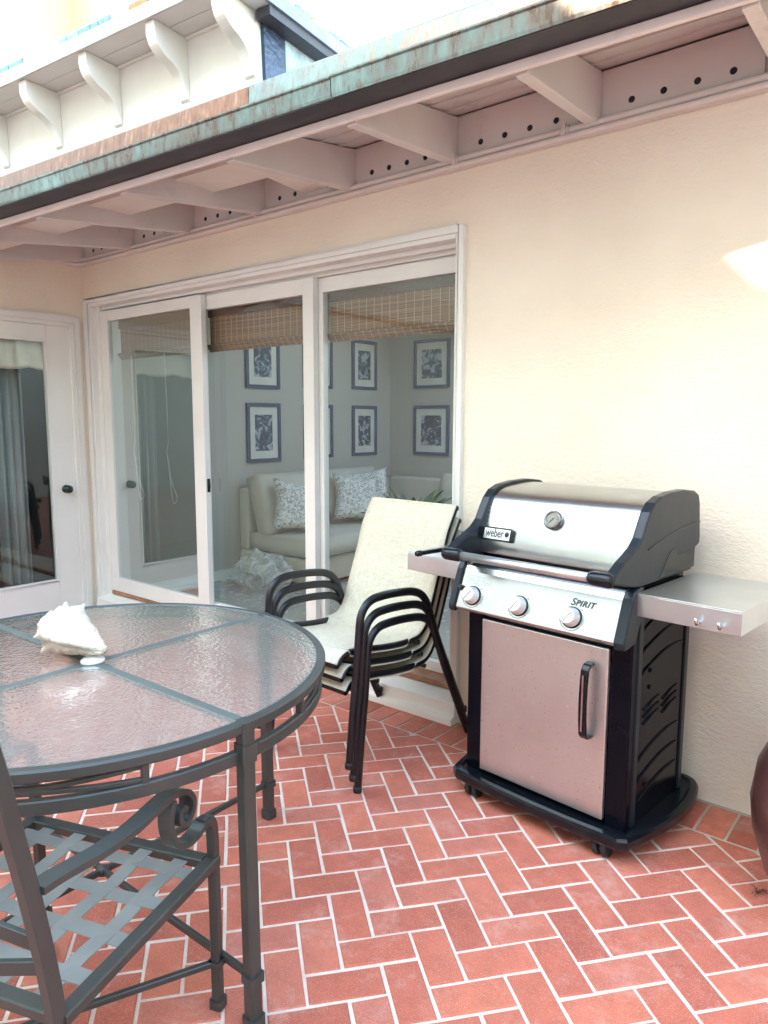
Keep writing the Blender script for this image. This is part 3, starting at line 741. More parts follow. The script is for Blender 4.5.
# dark hall behind the French door
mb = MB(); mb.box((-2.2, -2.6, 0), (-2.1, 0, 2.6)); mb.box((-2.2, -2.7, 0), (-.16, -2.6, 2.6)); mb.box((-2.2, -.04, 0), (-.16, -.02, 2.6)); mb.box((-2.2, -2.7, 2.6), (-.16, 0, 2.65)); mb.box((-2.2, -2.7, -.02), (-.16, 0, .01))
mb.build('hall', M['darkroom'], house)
cur = MB(); pth = []
for i in range(41):
    t = i/40; pth.append((-.22-.03*math.sin(t*PI*7), -.62+.22*t, 0))
vs = [(p[0], p[1], z) for p in pth for z in (.05, 2.1)]
cur.add(vs, [(2*i, 2*i+2, 2*i+3, 2*i+1) for i in range(40)], True)
o = cur.build('curtain', M['curtain']); o.modifiers.new('t', 'SOLIDIFY').thickness = .004
tag(o, 'grey curtain hanging in folds behind the glass of the French door', 'curtain')
sh = MB(); vs = []; n_ = 30
for i in range(n_+1):
    yy = -1.0+.71*i/n_
    for (z, w) in ((2.09, 0), (2.0, .012), (1.94, .02), (1.90, .03), (1.875, .012)):
        vs.append((-.075+w+.006*math.sin(i*1.3+z*20), yy, z-.02*abs(math.sin(i*.25))*(z < 1.95)))
sh.add(vs, [(i*5+j, i*5+5+j, i*5+6+j, i*5+1+j) for i in range(n_) for j in range(4)], True)
o = sh.build('roman_shade', M['cream_cloth']); o.modifiers.new('t', 'SOLIDIFY').thickness = .004
tag(o, 'cream fabric shade gathered at the top of the French door glass', 'shade')

# bamboo blinds (top level, hang behind glass)
for k, (x0, x1, y, lab) in enumerate(((.30, 1.27, .12, 'brown woven bamboo blind behind the leftmost panel of the sliding door'),
                               (1.33, 2.30, .155, 'brown woven bamboo blind behind the middle panel of the sliding door'),
                               (2.385, 3.38, .20, 'brown woven bamboo blind behind the right panel, above the stacked chairs'))):
    r_ = root('bamboo_blind', lab, 'blind', (x0, y, 2.285), group='bamboo blinds behind the sliding door')
    W = x1-x0
    mb = MB(); mb.box((0, 0, -.335), (W, .006, -.02)); mb.build('woven_panel', M['bamboo'], r_)
    mb = MB(); mb.box((0, -.016, -.115), (W, -.008, 0))
    M.setdefault('bamboo_dark', paint('bamboo_dark', (.10, .045, .03), .6, .4, 60))
    mb.build('valance', M['bamboo_dark'], r_)
    mb = MB()
    for j in range(3): mb.tube([(0, .0-.012*j, -.33+.014*j), (W, -.012*j, -.33+.014*j)], .010)
    mb.build('folded_hem', M['bamboo'], r_)
    if k == 0:
        cm = MB()
        for xx in (.16, .58):
            cm.tube(smooth_path([(xx, -.02, -.32), (xx+.01, -.02, -.9), (xx-.01, -.02, -1.02), (xx+.05, -.03, -1.22), (xx+.10, -.02, -1.34), (xx+.04, -.02, -1.36), (xx, -.02, -1.05)], 5), .0035, seg=6)
        cm.build('cord', M['cord'], r_)
# screw hook in the third
# ---- framed prints
def frame_print(nm_i, wallx, y0, y1, z0, z1, lab, onx=True, yw=3.8):
    r_ = root('framed_print', lab, 'picture', ((wallx, (y0+y1)/2, (z0+z1)/2) if onx else ((y0+y1)/2, yw, (z0+z1)/2)), 0 if onx else -PI/2, group='framed botanical prints in the room')
    hw, hh, t = (y1-y0)/2, (z1-z0)/2, .035
    def bx(mb, a, b, c, d, d0, d1): mb.box((d0, a, c), (d1, b, d))
    mb = MB(); bx(mb, -hw, -hw+t, -hh, hh, 0, .025); bx(mb, hw-t, hw, -hh, hh, 0, .025); bx(mb, -hw+t, hw-t, hh-t, hh, 0, .025); bx(mb, -hw+t, hw-t, -hh, -hh+t, 0, .025)
    mb.build('frame', M['frameblue'], r_, bevel=.002)
    mb = MB(); bx(mb, -hw+t, hw-t, -hh+t, hh-t, .002, .010); mb.build('mat_board', M['matboard'], r_)
    mb = MB(); bx(mb, -hw+t+.07, hw-t-.07, -hh+t+.075, hh-t-.075, .010, .013); mb.build('print', print_art('print_%d' % nm_i, nm_i), r_)
PX = -.05
frame_print(1, PX, 1.60, 2.03, 1.80, 2.38, 'blue-framed print behind the middle panel, upper one above the sofa end')
frame_print(2, PX, 1.60, 2.03, 1.09, 1.66, 'blue-framed print behind the middle panel, lower one just over the sofa end')
frame_print(3, PX, 2.36, 2.79, 1.83, 2.38, 'dark-framed print half hidden behind the door stile, upper')
frame_print(4, PX, 2.36, 2.79, 1.10, 1.66, 'dark-framed print half hidden behind the door stile, lower')
frame_print(5, PX, 3.11, 3.53, 1.84, 2.38, 'pale blue-framed print left of the room corner, upper one over the cushions')
frame_print(6, PX, 3.11, 3.53, 1.10, 1.66, 'pale blue-framed print left of the room corner, directly above the patterned cushions')
frame_print(7, 0, .31, .80, 1.86, 2.40, 'dark framed print on the wall right of the room corner, upper', False)
frame_print(8, 0, .31, .80, 1.105, 1.665, 'framed print with a spiky white flower right of the room corner, lower', False)

# ---- sofa
def cushion(mb, sx, sy, sz, mat, puff=.25, n=10, pin=0.0):
    """rounded pillow: superellipsoid-like box"""
    vs = []; fs = []
    for side in (1, -1):
        o = len(vs)
        for i in range(n+1):
            for j in range(n+1):
                a, b = 2*i/n-1, 2*j/n-1
                e = (1-abs(a)**4)*(1-abs(b)**4)
                h = sz*(1-puff)+sz*puff*e if pin == 0 else sz*e**.55
                k = 1-pin*(1-abs(a))*abs(b)**3*.5-0; k2 = 1-pin*(1-abs(b))*abs(a)**3*.5
                vs.append(mat @ Vector((a*sx*k2, b*sy*k, side*h*.5)))
        for i in range(n):
            for j in range(n):
                q = (o+i*(n+1)+j, o+(i+1)*(n+1)+j, o+(i+1)*(n+1)+j+1, o+i*(n+1)+j+1)
                fs.append(q if side > 0 else q[::-1])
    if pin == 0:
        m = (n+1)**2; ring = [i*(n+1) for i in range(n+1)]+[n*(n+1)+j for j in range(1, n+1)]+[i*(n+1)+n for i in range(n-1, -1, -1)]+[j for j in range(n-1, 0, -1)]
        for q in range(len(ring)):
            a, b = ring[q], ring[(q+1) % len(ring)]; fs.append((a, b, b+m, a+m))
    mb.add(vs, fs, True)
sofa = root('sofa', 'cream upholstered corner sofa along the room walls behind the glass', 'sofa', (-.05, 1.49, 0))
mb = MB(); mb.box((.0, 0, .045), (.95, 2.26, .27)); mb.box((.95, 1.32, .045), (2.6, 2.26, .27)); mb.build('base', M['sofa'], sofa, bevel=.02, segs=3)
mb = MB(); mb.box((.0, .0, .272), (.14, 2.26, .86)); mb.box((.14, 2.12, .272), (2.6, 2.26, .86)); mb.build('back_frame', M['sofa'], sofa, bevel=.03, segs=3)
for (a, b, c, d) in ((.15, .99, .005, 1.28), (.15, .99, 1.29, 2.1), (1.0, 1.8, 1.3, 2.1), (1.81, 2.6, 1.3, 2.1)):
    mb = MB(); cushion(mb, (b-a)/2, (d-c)/2, .19, Matrix.Translation(((a+b)/2, (c+d)/2, .365)), .2); mb.build('seat_cushion', M['sofa'], sofa)
for (yy) in (.43, 1.27):
    mb = MB(); cushion(mb, .42, .285, .25, Matrix.Translation((.27, yy, .70)) @ Matrix.Rotation(R(72), 4, 'Y') @ Matrix.Rotation(R(90), 4, 'Z'), .35); mb.build('back_cushion', M['sofa'], sofa)
for xx in (1.35, 2.1):
    mb = MB(); cushion(mb, .38, .25, .18, Matrix.Translation((xx, 1.98, .68)) @ Matrix.Rotation(R(75), 4, 'X'), .35); mb.build('back_cushion', M['sofa'], sofa)
for (xx, yy) in ((.05, .05), (.88, .05), (.88, 1.25), (2.5, 1.4)):
    mb = MB(); mb.box((xx-.03, yy-.03, 0.006), (xx+.04, yy+.04, .044)); mb.build('foot', M['black'], sofa)
for (loc, rot, lab) in (((.50, 1.74, .70), (R(68), R(10), R(66)), 'patterned scatter cushion leaning at the sofa end, seen through the middle panel'),
                        ((.50, 2.56, .71), (R(66), R(8), R(62)), 'patterned scatter cushion in the sofa corner, nearer one behind the right panel'),
                        ((.40, 2.86, .74), (R(72), R(-6), R(52)), 'patterned scatter cushion tucked behind another in the sofa corner')):
    mb = MB(); cushion(mb, .25, .25, .17, Matrix.Identity(4), pin=.35, n=14)
    o = mb.build('scatter_cushion', M['pillow']); o.location = loc; o.rotation_euler = rot; tag(o, lab, 'cushion', 'patterned cushions on the sofa')
# plastic bag on the floor by the sofa end
bm = bmesh.new(); bmesh.ops.create_icosphere(bm, subdivisions=4, radius=1)
for v in bm.verts:
    p = v.co.copy(); d = 1+.28*noise.noise(p*2.1)+.13*noise.noise(p*5+Vector((3, 1, 2)))+.09*noise.noise(p*9)
    v.co = Vector((p.x*.33*d, p.y*.16*d, max(-.12, p.z*.20*d)))
me = bpy.data.meshes.new('plastic_bag'); bm.to_mesh(me); bm.free(); me.materials.append(M['bag'])
for p in me.polygons: p.use_smooth = True
o = bpy.data.objects.new('plastic_bag', me); COL.objects.link(o); o.location = (.50, 1.29, .135)
tag(o, 'crumpled clear plastic bag on the room floor against the sofa end', 'bag')
# indoor plant behind the right panel
pl = root('potted_plant', 'green broad-leaved plant standing inside, behind the top of the stacked chairs', 'plant', (2.22, 1.2, 0))
mb = MB(); mb.lathe([(0, .0), (.13, 0.006), (.15, .40), (.19, .76), (.175, .76), (.16, .70), (0, .70)], seg=24); mb.build('planter', M['soil'], pl)
mb = MB()
for k in range(38):
    az = random.uniform(0, 2*PI); ln = random.uniform(.22, .42); lean = random.uniform(.15, 1.1); w = random.uniform(.026, .045)
    b = Vector((.03*math.cos(az), .03*math.sin(az), .71)); dr = Vector((math.cos(az), math.sin(az), 0)); sd = Vector((-dr.y, dr.x, 0))
    vs = []; fs = []; n_ = 7
    for i in range(n_+1):
        t = i/n_; c = b+dr*(ln*math.sin(lean)*t+.08*t*t)+Vector((0, 0, ln*(math.cos(lean)*t-.25*t*t*lean)))
        ww = w*math.sin(PI*min(1, t*.92+.08))**.7
        vs += [c-sd*ww, c+Vector((0, 0, -.006)), c+sd*ww]
    for i in range(n_):
        for j in range(2): fs.append((i*3+j, i*3+j+1, i*3+4+j, i*3+3+j))
    mb.add(vs, fs, True)
mb.build('leaves', M['leaf'], pl)

# ------------------------------------------------------------------ gas grill
gr = root('gas_grill', 'stainless steel gas grill with black cart and side shelves against the stucco wall', 'grill', (4.159, -.554, 0), -.102)
# base tray with bulging sides
def tray_outline(o=0):
    pts = []
    fr = [(-.345, -.065), (-.17, -.078), (0, -.082), (.17, -.078), (.345, -.065)]
    right = [(.372, -.045), (.395, .05), (.418, .18), (.425, .28), (.415, .40), (.392, .49), (.365, .53), (.33, .545)]
    back = [(-.33, .545)]
    left = [(-x, y) for x, y in right[::-1]][1:]
    right = [(p.x, p.y) for p in smooth_path([Vector((x, y, 0)) for x, y in right], 4)]
    left = [(-x, y) for x, y in right[::-1]][1:]
    P = fr+right+back+left
    return [(x*(1+o*2.2), y+(o*.8 if y > .2 else -o*.8)) for x, y in P]
mb = MB()
a, b, c, d = tray_outline(0), tray_outline(.006), tray_outline(0), tray_outline(-.02)
n_ = len(a)
rings = [[(x, y, .060) for x, y in a], [(x, y, .070) for x, y in b], [(x, y, .094) for x, y in b], [(x, y, .104) for x, y in a], [(x, y, .106) for x, y in d], [(x, y, .098) for x, y in tray_outline(-.03)]]
vs = sum(rings, []); fs = []
for k in range(len(rings)-1):
    for i in range(n_): j = (i+1) % n_; fs.append((k*n_+i, k*n_+j, (k+1)*n_+j, (k+1)*n_+i))
fs.append(list(range(n_))[::-1]); fs.append([(len(rings)-1)*n_+i for i in range(n_)])
mb.add(vs, fs); mb.build('base_tray', M['black_satin'], gr)
for (x, y) in ((-.285, -.030), (.275, -.030), (-.285, .46), (.285, .46)):
    mb = MB()
    for dx in (-.014, .014): mb.lathe([(.0, -.010), (.027, -.010), (.030, -.004), (.030, .004), (.027, .010), (0, .010)], seg=20, mat=Matrix.Translation((x+dx*1.2, y, .0302)) @ Matrix.Rotation(R(78), 4, 'Y'))
    mb.box((x-.005, y-.012, .02), (x+.005, y+.012, .062)); mb.lathe([(.022, .052), (.020, .045), (.02, .06)], (x, y, 0), 16)
    mb.build('caster', M['rubber'], gr, bevel=.001)
# cart: posts, side panels
for sx in (-1, 1):
    mb = MB(); a, b = (.268, .343) if sx > 0 else (-.343, -.268); mb.box((a, -.008, .1), (b, .03, .80)); mb.build('front_post', M['black_panel'], gr, bevel=.005)
    mb = MB(); xa, xb = (.325, .341) if sx > 0 else (-.341, -.325)
    mb.box((xa, .03, .1), (xb, .42, .93))
    for k in range(9):         # pressed ribs
        z = .17+k*.078
        if 3 <= k <= 5:
            for q in range(2):
                for r_ in range(3):
                    zz = .455+r_*.026; yy = .10+q*.15
                    p = [(sx*.343, yy, zz), (sx*.343, yy+.06, zz+.016), (sx*.343, yy+.12, zz+.022)]
                    mb.tube(p, .0042, seg=6)
            continue
        mb.tube([(sx*.342, .05+t*.34, z+.055*math.sin(t*PI*.62)) for t in [i/10 for i in range(11)]], .0055, seg=8)
    for z in (.64, .58, .22): mb.lathe([(.008, -.004), (.008, .004)], seg=10, mat=Matrix.Translation((sx*.343, .14, z)) @ Matrix.Rotation(R(90), 4, 'Y'))
    mb.build('side_panel', M['black_panel'], gr)
    mb = MB(); a, b = (.336, .3475) if sx > 0 else (-.3475, -.336)
    mb.box((a, .031, .1), (b, .062, .87)); mb.box((a-.01*sx*0, .418, .1), (b, .448, .93)); mb.build('cart_upright', M['blue_black'], gr, bevel=.003)
mb = MB(); mb.box((-.325, .40, .1), (.325, .42, .93)); mb.box((-.27, .0, .735), (.27, .03, .80)); mb.build('back_panel', M['black'], gr)
mb = MB(); mb.box((-.266, -.022, .118), (.266, -.002, .735)); dr = mb.build('cabinet_door', M['steel_door'], gr, bevel=.004)
mb = MB(); pth = [(.203, -.022, .672), (.203, -.050, .668), (.203, -.062, .655), (.203, -.068, .60), (.203, -.070, .54), (.203, -.068, .48), (.203, -.062, .425), (.203, -.050, .412), (.203, -.022, .408)]
mb.bar(pth, .030, .012, up=(1, 0, 0)) if False else mb.sweep(pth, [(-.006, -.015), (.006, -.015), (.006, .015), (-.006, .015)], up=(1, 0, 0), smooth=False)
h = mb.build('door_handle', M['black_satin'], dr, bevel=.004)
mb = MB(); mb.sweep([(.203, -.0735, z) for z in (.64, .60, .54, .48, .44)], [(-.003, -.003), (.003, -.003), (.003, .003), (-.003, .003)], up=(1, 0, 0), smooth=False); mb.build('handle_inlay', M['chrome'], dr)
# fire box
mb = MB(); mb.box((-.318, .035, .80), (.318, .44, .985)); mb.box((-.33, .0, .948), (.33, .44, .968)); mb.build('fire_box', M['black_satin'], gr, bevel=.01)
# control panel
cp_prof = [(-.075, .768), (-.084, .775), (-.084, .782), (-.030, .915), (-.018, .935), (.0, .944), (.03, .947), (.03, .90), (-.03, .775)]
mb = MB(); mb.prism(cp_prof, -.352, .314, 'x'); cpn = mb.build('control_panel', M['steel'], gr, bevel=.003)
for (a, b) in ((-.380, -.352), (.314, .353)):
    mb = MB(); mb.prism([(-.080, .758), (-.094, .770), (-.094, .786), (-.040, .925), (-.026, .945), (-.004, .954), (.034, .956), (.034, .86), (-.01, .77)], a, b, 'x'); mb.build('panel_end_cap', M['blue_black'], gr, bevel=.006, segs=3)
sl_dir = Vector((0, .054, .133)).normalized(); nrm = Vector((0, -sl_dir.z, sl_dir.y))
def on_panel(x, t, off=0):     # t 0..1 from bottom to top of slanted face
    return Vector((x, -.084, .782))+Vector((0, .054, .133))*t+nrm*off
Mp = lambda x, t, off: Matrix.Translation(on_panel(x, t, off)) @ Matrix(((1, 0, 0, 0), (0, sl_dir.y, nrm.y, 0), (0, sl_dir.z, nrm.z, 0), (0, 0, 0, 1)))
for x in (-.283, -.070, .146):
    mb = MB(); mb.lathe([(.038, 0), (.038, .003), (.035, .004)], seg=32, mat=Mp(x, .36, 0)); mb.build('knob_bezel', M['black_satin'], cpn)
    mb = MB(); mb.lathe([(.033, .0035), (.034, .006), (.031, .010), (.029, .034), (.026, .038), (0, .039)], seg=36, mat=Mp(x, .36, 0))
    mb.box((-.0045, -.022, .0385), (.0045, .022, .044), Mp(x, .36, 0) @ Matrix.Rotation(R(-35), 4, 'Z'))
    kb = mb.build('control_knob', M['knob'], cpn, bevel=.001)
    mb = MB(); mb.lathe([(.006, .0), (.0, .001)], seg=12, mat=Mp(x, .36, .0392) @ Matrix.Translation((-.012, -.010, 0))); mb.build('knob_mark', M['sticker'], kb)
    mb = MB()
    for k in range(16):
        aa = R(-40+k*17); rr = .045
        if k in (5, 12): mb.box((-.004, -.0012, 0), (.004, .0012, .0006), Mp(x, .36, .0002) @ Matrix.Translation((rr*math.cos(aa), rr*math.sin(aa), 0)))
    pp = [(.045*math.cos(R(a)), .045*math.sin(R(a)), .0008) for a in range(190, 330, 7)]
    mb.tube([Mp(x, .36, 0) @ Vector(p) for p in pp], .0009, seg=4); mb.build('knob_markings', M['print'], cpn)
mb = MB()      # igniter button
mb.lathe([(.011, 0), (.011, .012), (.008, .015), (0, .015)], seg=16, mat=Mp(-.345, .52, .001)); mb.build('igniter_button', M['rubber'], cpn)
mb = MB()      # small printed instruction lines
for k in range(5):
    xx = -.33
    while xx < -.215:
        w = random.uniform(.006, .016); mb.box((xx, -.0009, 0), (xx+w, .0009, .0004), Mp(0, .90-k*.050, .0006)); xx += w+.004
mb.build('printed_lines', M['printlight'], cpn)
text_mesh('S', .036, 'brand_lettering', M['print'], cpn, Mp(.138, .735, .0006), .3, .0012)
text_mesh('PIRIT', .028, 'brand_lettering', M['print'], cpn, Mp(.1835, .727, .0006), .3, .0030, space=1.15)
# lid
lid_prof = [(.018, .985), (.02, 1.03), (.038, 1.09), (.064, 1.155), (.092, 1.200), (.13, 1.226), (.18, 1.238), (.26, 1.245), (.34, 1.246), (.44, 1.233), (.475, 1.20), (.495, 1.05), (.45, .985)]
sm = [(p.x, p.y) for p in smooth_path([Vector((a, b, 0)) for a, b in lid_prof[:11]], 4)]+lid_prof[11:]
mb = MB(); nn = len(sm)
vs = [(-.308, p[0], p[1]) for p in sm]+[(.308, p[0], p[1]) for p in sm]
mb.add(vs, [(i, (i+1) % nn, nn+(i+1) % nn, nn+i) for i in range(nn)], True); lid = mb.build('lid', M['steel'], gr)
cap_prof = [(-.155, 1.022), (-.10, 1.052), (-.052, 1.072), (-.012, 1.092), (.018, 1.118), (.045, 1.165), (.067, 1.200), (.100, 1.229), (.15, 1.246), (.24, 1.256), (.34, 1.258), (.43, 1.248), (.468, 1.232), (.482, 1.20), (.50, 1.07), (.497, 1.045), (.462, 1.034), (.455, .985), (.43, .955), (.0, .955), (-.06, .968), (-.13, .984), (-.17, .992)]
for sx in (-1, 1):
    a, b = (.3085, .346) if sx > 0 else (-.346, -.3085)
    mb = MB(); mb.prism(cap_prof, a, b, 'x'); ec = mb.build('lid_end_cap', M['blue_black'], lid, bevel=.007, segs=3)
    # arched recess and moulded line on the outer face
    mb = MB(); xx = sx*.3465
    mb.tube([(xx, .06+t*.43, 1.075+.055*math.sin(t*PI*.55)) for t in [i/12 for i in range(13)]], .0022, seg=6)
    mb.prism([(.16, .965), (.20, 1.01), (.235, 1.045), (.262, 1.055), (.29, 1.043), (.30, 1.028), (.45, 1.03), (.45, .965)], xx-.001, xx+.001, 'x'); mb.build('moulding', M['black_satin'], ec)
    mb = MB(); mb.lathe([(0, -.04), (.020, -.04), (.024, -.03), (.024, .03), (.020, .04), (0, .04)], seg=24, mat=Matrix.Translation((sx*.302, -.165, 1.003)) @ Matrix.Rotation(R(90), 4, 'Y')); mb.build('handle_end', M['black_satin'], lid)
mb = MB(); mb.tube([(-.275, -.165, 1.003), (0, -.165, 1.003), (.275, -.165, 1.003)], .0155, seg=20); mb.build('handle_bar', M['steel_dull'], lid)
# thermometer
ln = Vector((0, -.93, .37)); lu = Vector((0, .37, .93))
Mt = Matrix.Translation((-.008, .050, 1.140)) @ Matrix(((1, 0, 0, 0), (0, lu.y, ln.y, 0), (0, lu.z, ln.z, 0), (0, 0, 0, 1)))
mb = MB(); mb.lathe([(.036, -.01), (.036, .008), (.031, .014), (.027, .014), (.026, .010)], seg=36, mat=Mt); tg = mb.build('thermometer', M['dark_metal'], lid)
mb = MB(); mb.lathe([(.0265, .0095), (0, .0096)], seg=30, mat=Mt); mb.build('dial_face', M['dial'], tg)
mb = MB(); mb.box((-.016, -.0012, .0105), (.010, .0012, .0115), Mt @ Matrix.Rotation(R(50), 4, 'Z'))
for k in range(11):
    aa = R(-50+k*28); mb.box((.018, -.0006, .0102), (.023, .0006, .0108), Mt @ Matrix.Rotation(aa, 4, 'Z'))
mb.build('dial_needle', M['print'], tg)
# badge
Mb = Matrix.Translation((-.232, .0185, 1.066)) @ Matrix(((1, 0, 0, 0), (0, .30, -.954, 0), (0, .954, .30, 0), (0, 0, 0, 1)))
mb = MB(); mb.prism([(-.062, -.026), (.062, -.026), (.067, -.02), (.067, .02), (.062, .026), (-.062, .026), (-.067, .02), (-.067, -.02)], -.010, .0035, 'z', Mb); bg = mb.build('badge', M['black_satin'], lid)
mb = MB(); mb.box((-.060, -.020, .0046), (.060, .020, .0055), Mb); mb.build('badge_plate', M['steel_dull'], bg)
text_mesh('weber', .040, 'brand_lettering', M['print'], bg, Mb @ Matrix.Translation((-.010, .002, .0058)) @ Matrix.Diagonal((.80, 1.15, 1, 1)), 0, .0016)
mb = MB(); mb.lathe([(.010, 0), (0, .001)], seg=16, mat=Mb @ Matrix.Translation((.046, .002, .0056))); mb.box((.041, -.016, .0056), (.0425, -.002, .0062), Mb); mb.box((.0495, -.016, .0056), (.051, -.002, .0062), Mb); mb.box((.0452, .008, .0056), (.0468, .017, .0062), Mb)
mb.build('kettle_emblem', M['print'], bg)
# shelves
for sx in (-1, 1):
    mb = MB(); a, b = (.350, .676) if sx > 0 else (-.676, -.350); t = .004
    mb.box((a, -.012, .936), (b, .455, .942)); mb.box((a, -.012, .866), (b, -.009, .9365)); mb.box((b-.003 if sx > 0 else a, -.009, .866), (b if sx > 0 else a+.003, .455, .9365)); mb.box((a, .452, .866), (b, .455, .9365))
    s = mb.build('side_shelf', M['steel_dull'], gr, bevel=.002)
    if sx > 0:
        for xx in (.552, .620):
            mb = MB(); mb.tube([(xx, -.010, .886), (xx, -.030, .884), (xx, -.036, .892), (xx, -.036, .902)], .0055, seg=10); mb.build('tool_hook', M['chrome'], s)
mb = MB(); mb.box((-.35, .05, .80), (-.343, .42, .93)); mb.box((.343, .05, .875), (.35, .42, .93)); mb.build('shelf_bracket', M['black'], gr)
# rod resting on left shelf
mb = MB(); gm = Matrix.Translation((4.159, -.554, 0)) @ Matrix.Rotation(-.102, 4, 'Z')
pa, pb = Vector((-.548, -.10, .962)), Vector((-.478, .135, .975))
d = (pb-pa).normalized()
mb.tube([pa, pa.lerp(pb, .1), pa.lerp(pb, .5), pb], .0095, seg=12)
for t in (.03, .08): mb.tube([pa+d*.24*t, pa+d*(.24*t+.006)], .0125, seg=12)
mb.v = [gm @ v for v in mb.v]
o = mb.build('grill_tool', M['black_satin']); tag(o, 'black rod-shaped tool handle lying over the front edge of the left grill shelf', 'tool')

# ------------------------------------------------------------------ stacked sling chairs
ch0 = root('sling_chair', 'bottom chair of the stack, its feet on the brick', 'chair', (3.232, -.436, 0), R(-3.2), group='stacked cream sling chairs')
YO = .45
leg_pts = [(-.832, .0), (-.812, .2), (-.788, .4), (-.776, .53), (-.762, .612), (-.715, .658), (-.64, .668), (-.52, .662), (-.425, .645), (-.362, .602), (-.318, .51), (-.270, .40), (-.196, .251), (-.12, .10), (-.066, .0)]
rail_pts = [(-.104, .985), (-.128, .945), (-.176, .86), (-.212, .75), (-.250, .65), (-.292, .54), (-.325, .47), (-.375, .432), (-.46, .424), (-.58, .434), (-.70, .452), (-.80, .462), (-.845, .452), (-.868, .425)]
for sx in (-1, 1):
    X = .283*sx
    mb = MB(); mb.tube(smooth_path([(X, y+YO, z) for y, z in leg_pts], 5), .0182, up=(1, 0, 0), seg=16, r2=.0140); mb.build('arm_frame', M['chairframe'], ch0)
    mb = MB(); mb.tube(smooth_path([(.252*sx, y+YO, z) for y, z in rail_pts], 5), .0135, up=(1, 0, 0), seg=12, r2=.0125); mb.build('seat_rail', M['chairframe'], ch0)
    for q in (0, -1):
        mb = MB(); mb.lathe([(.0175, .0), (.0185, .02), (.016, .026)], (X, leg_pts[q][0]+YO, 0), 14); mb.build('foot_cap', M['rubber'], ch0)
for (hw, y, z, r_) in ((.248, -.36, .400, .010), (.278, -.790, .405, .011), (.25, -.862, .420, .0125), (.25, -.090, .972, .010)):
    mb = MB(); mb.tube([(-hw, y+YO, z), (hw, y+YO, z)], r_); mb.build('cross_bar', M['chairframe'], ch0)
sp = smooth_path([(0, y+YO, z) for y, z in rail_pts], 5)
mb = MB(); vs = []; fs = []; K = 14
for i, p in enumerate(sp):
    t = i/(len(sp)-1)
    tn = (sp[min(i+1, len(sp)-1)]-sp[max(i-1, 0)]).normalized(); nr = Vector((0, -tn.z, tn.y))
    if nr.z < 0 and nr.y > 0: nr = -nr
    for k in range(K+1):
        a = 2*k/K-1; sag = .022*(1-a*a)*math.sin(PI*min(1, max(0, t)))**.5
        q = p+nr*(.015-sag); vs.append((a*.264, q.y, q.z))
for i in range(len(sp)-1):
    for k in range(K): fs.append((i*(K+1)+k, i*(K+1)+k+1, (i+1)*(K+1)+k+1, (i+1)*(K+1)+k))
mb.add(vs, fs, True); o = mb.build('sling_seat', M['sling'], ch0); so = o.modifiers.new('t', 'SOLIDIFY'); so.thickness = .003; so.offset = 0
for k, lab in ((1, 'middle chair of the stack, between the top and bottom sling chairs'), (2, 'top chair of the stack, its whole cream sling seat and back showing')):
    c = copy_tree(ch0); c.location = (3.232+.002*k, -.436-.027*k, .062*k); c['label'] = lab

# ------------------------------------------------------------------ round glass table
TC = Vector((3.366, -1.862)); TR_, TZ = .680, .797; LA = 1.0
tb = root('round_table', 'round glass-topped patio table with charcoal metal frame', 'table', (TC.x, TC.y, 0), R(LA))
def circ(r, z, n=96): return [(r*math.cos(2*PI*i/n), r*math.sin(2*PI*i/n), z) for i in range(n)]
mb = MB(); mb.sweep(circ(TR_-.018, TZ-.014), [(-.018, -.014), (.014, -.014), (.018, -.010), (.018, .009), (.013, .014), (-.004, .014), (-.008, .010), (-.018, .009)], closed=True, smooth=False)
mb.build('top_ring', M['alu'], tb)
mb = MB(); mb.bar(circ(TR_-.022, TZ-.088), .022, .032, closed=True); mb.build('lower_ring', M['alu'], tb)
mb = MB()
for q in range(4):        # each quadrant pane separate wedge in one glass set
    n = 24; off = .016
    pts = []
    for i in range(n+1):
        a = PI/2*(q+i/n); pts.append(((TR_-.027)*math.cos(a), (TR_-.027)*math.sin(a)))
    c0 = PI/2*(q+.5); cc = (off*1.4*math.cos(c0), off*1.4*math.sin(c0))
    pts = [cc]+pts
    vs = [(x, y, TZ-.003) for x, y in pts]; mb.add(vs, [list(range(len(pts)))])
mb.build('glass_top', M['table_glass'], tb)
mb = MB()
for q in range(4):
    a = PI/2*q; dx, dy = math.cos(a), math.sin(a)
    mb.bar([(dx*.03, dy*.03, TZ-.012), (dx*(TR_-.035), dy*(TR_-.035), TZ-.012)], .030, .019)
mb.build('top_divider', M['divider'], tb)
mb = MB(); mb.lathe([(0.034, TZ-.002), (.034, TZ+.004), (.028, TZ+.009), (0, TZ+.011)], seg=32); mb.build('hub_cap', M['hub'], tb)
mb = MB(); mb.lathe([(0.07, TZ-.012), (.07, TZ-.006), (.0, TZ-.006)], seg=32); mb.build('hub_plate', M['alu'], tb)
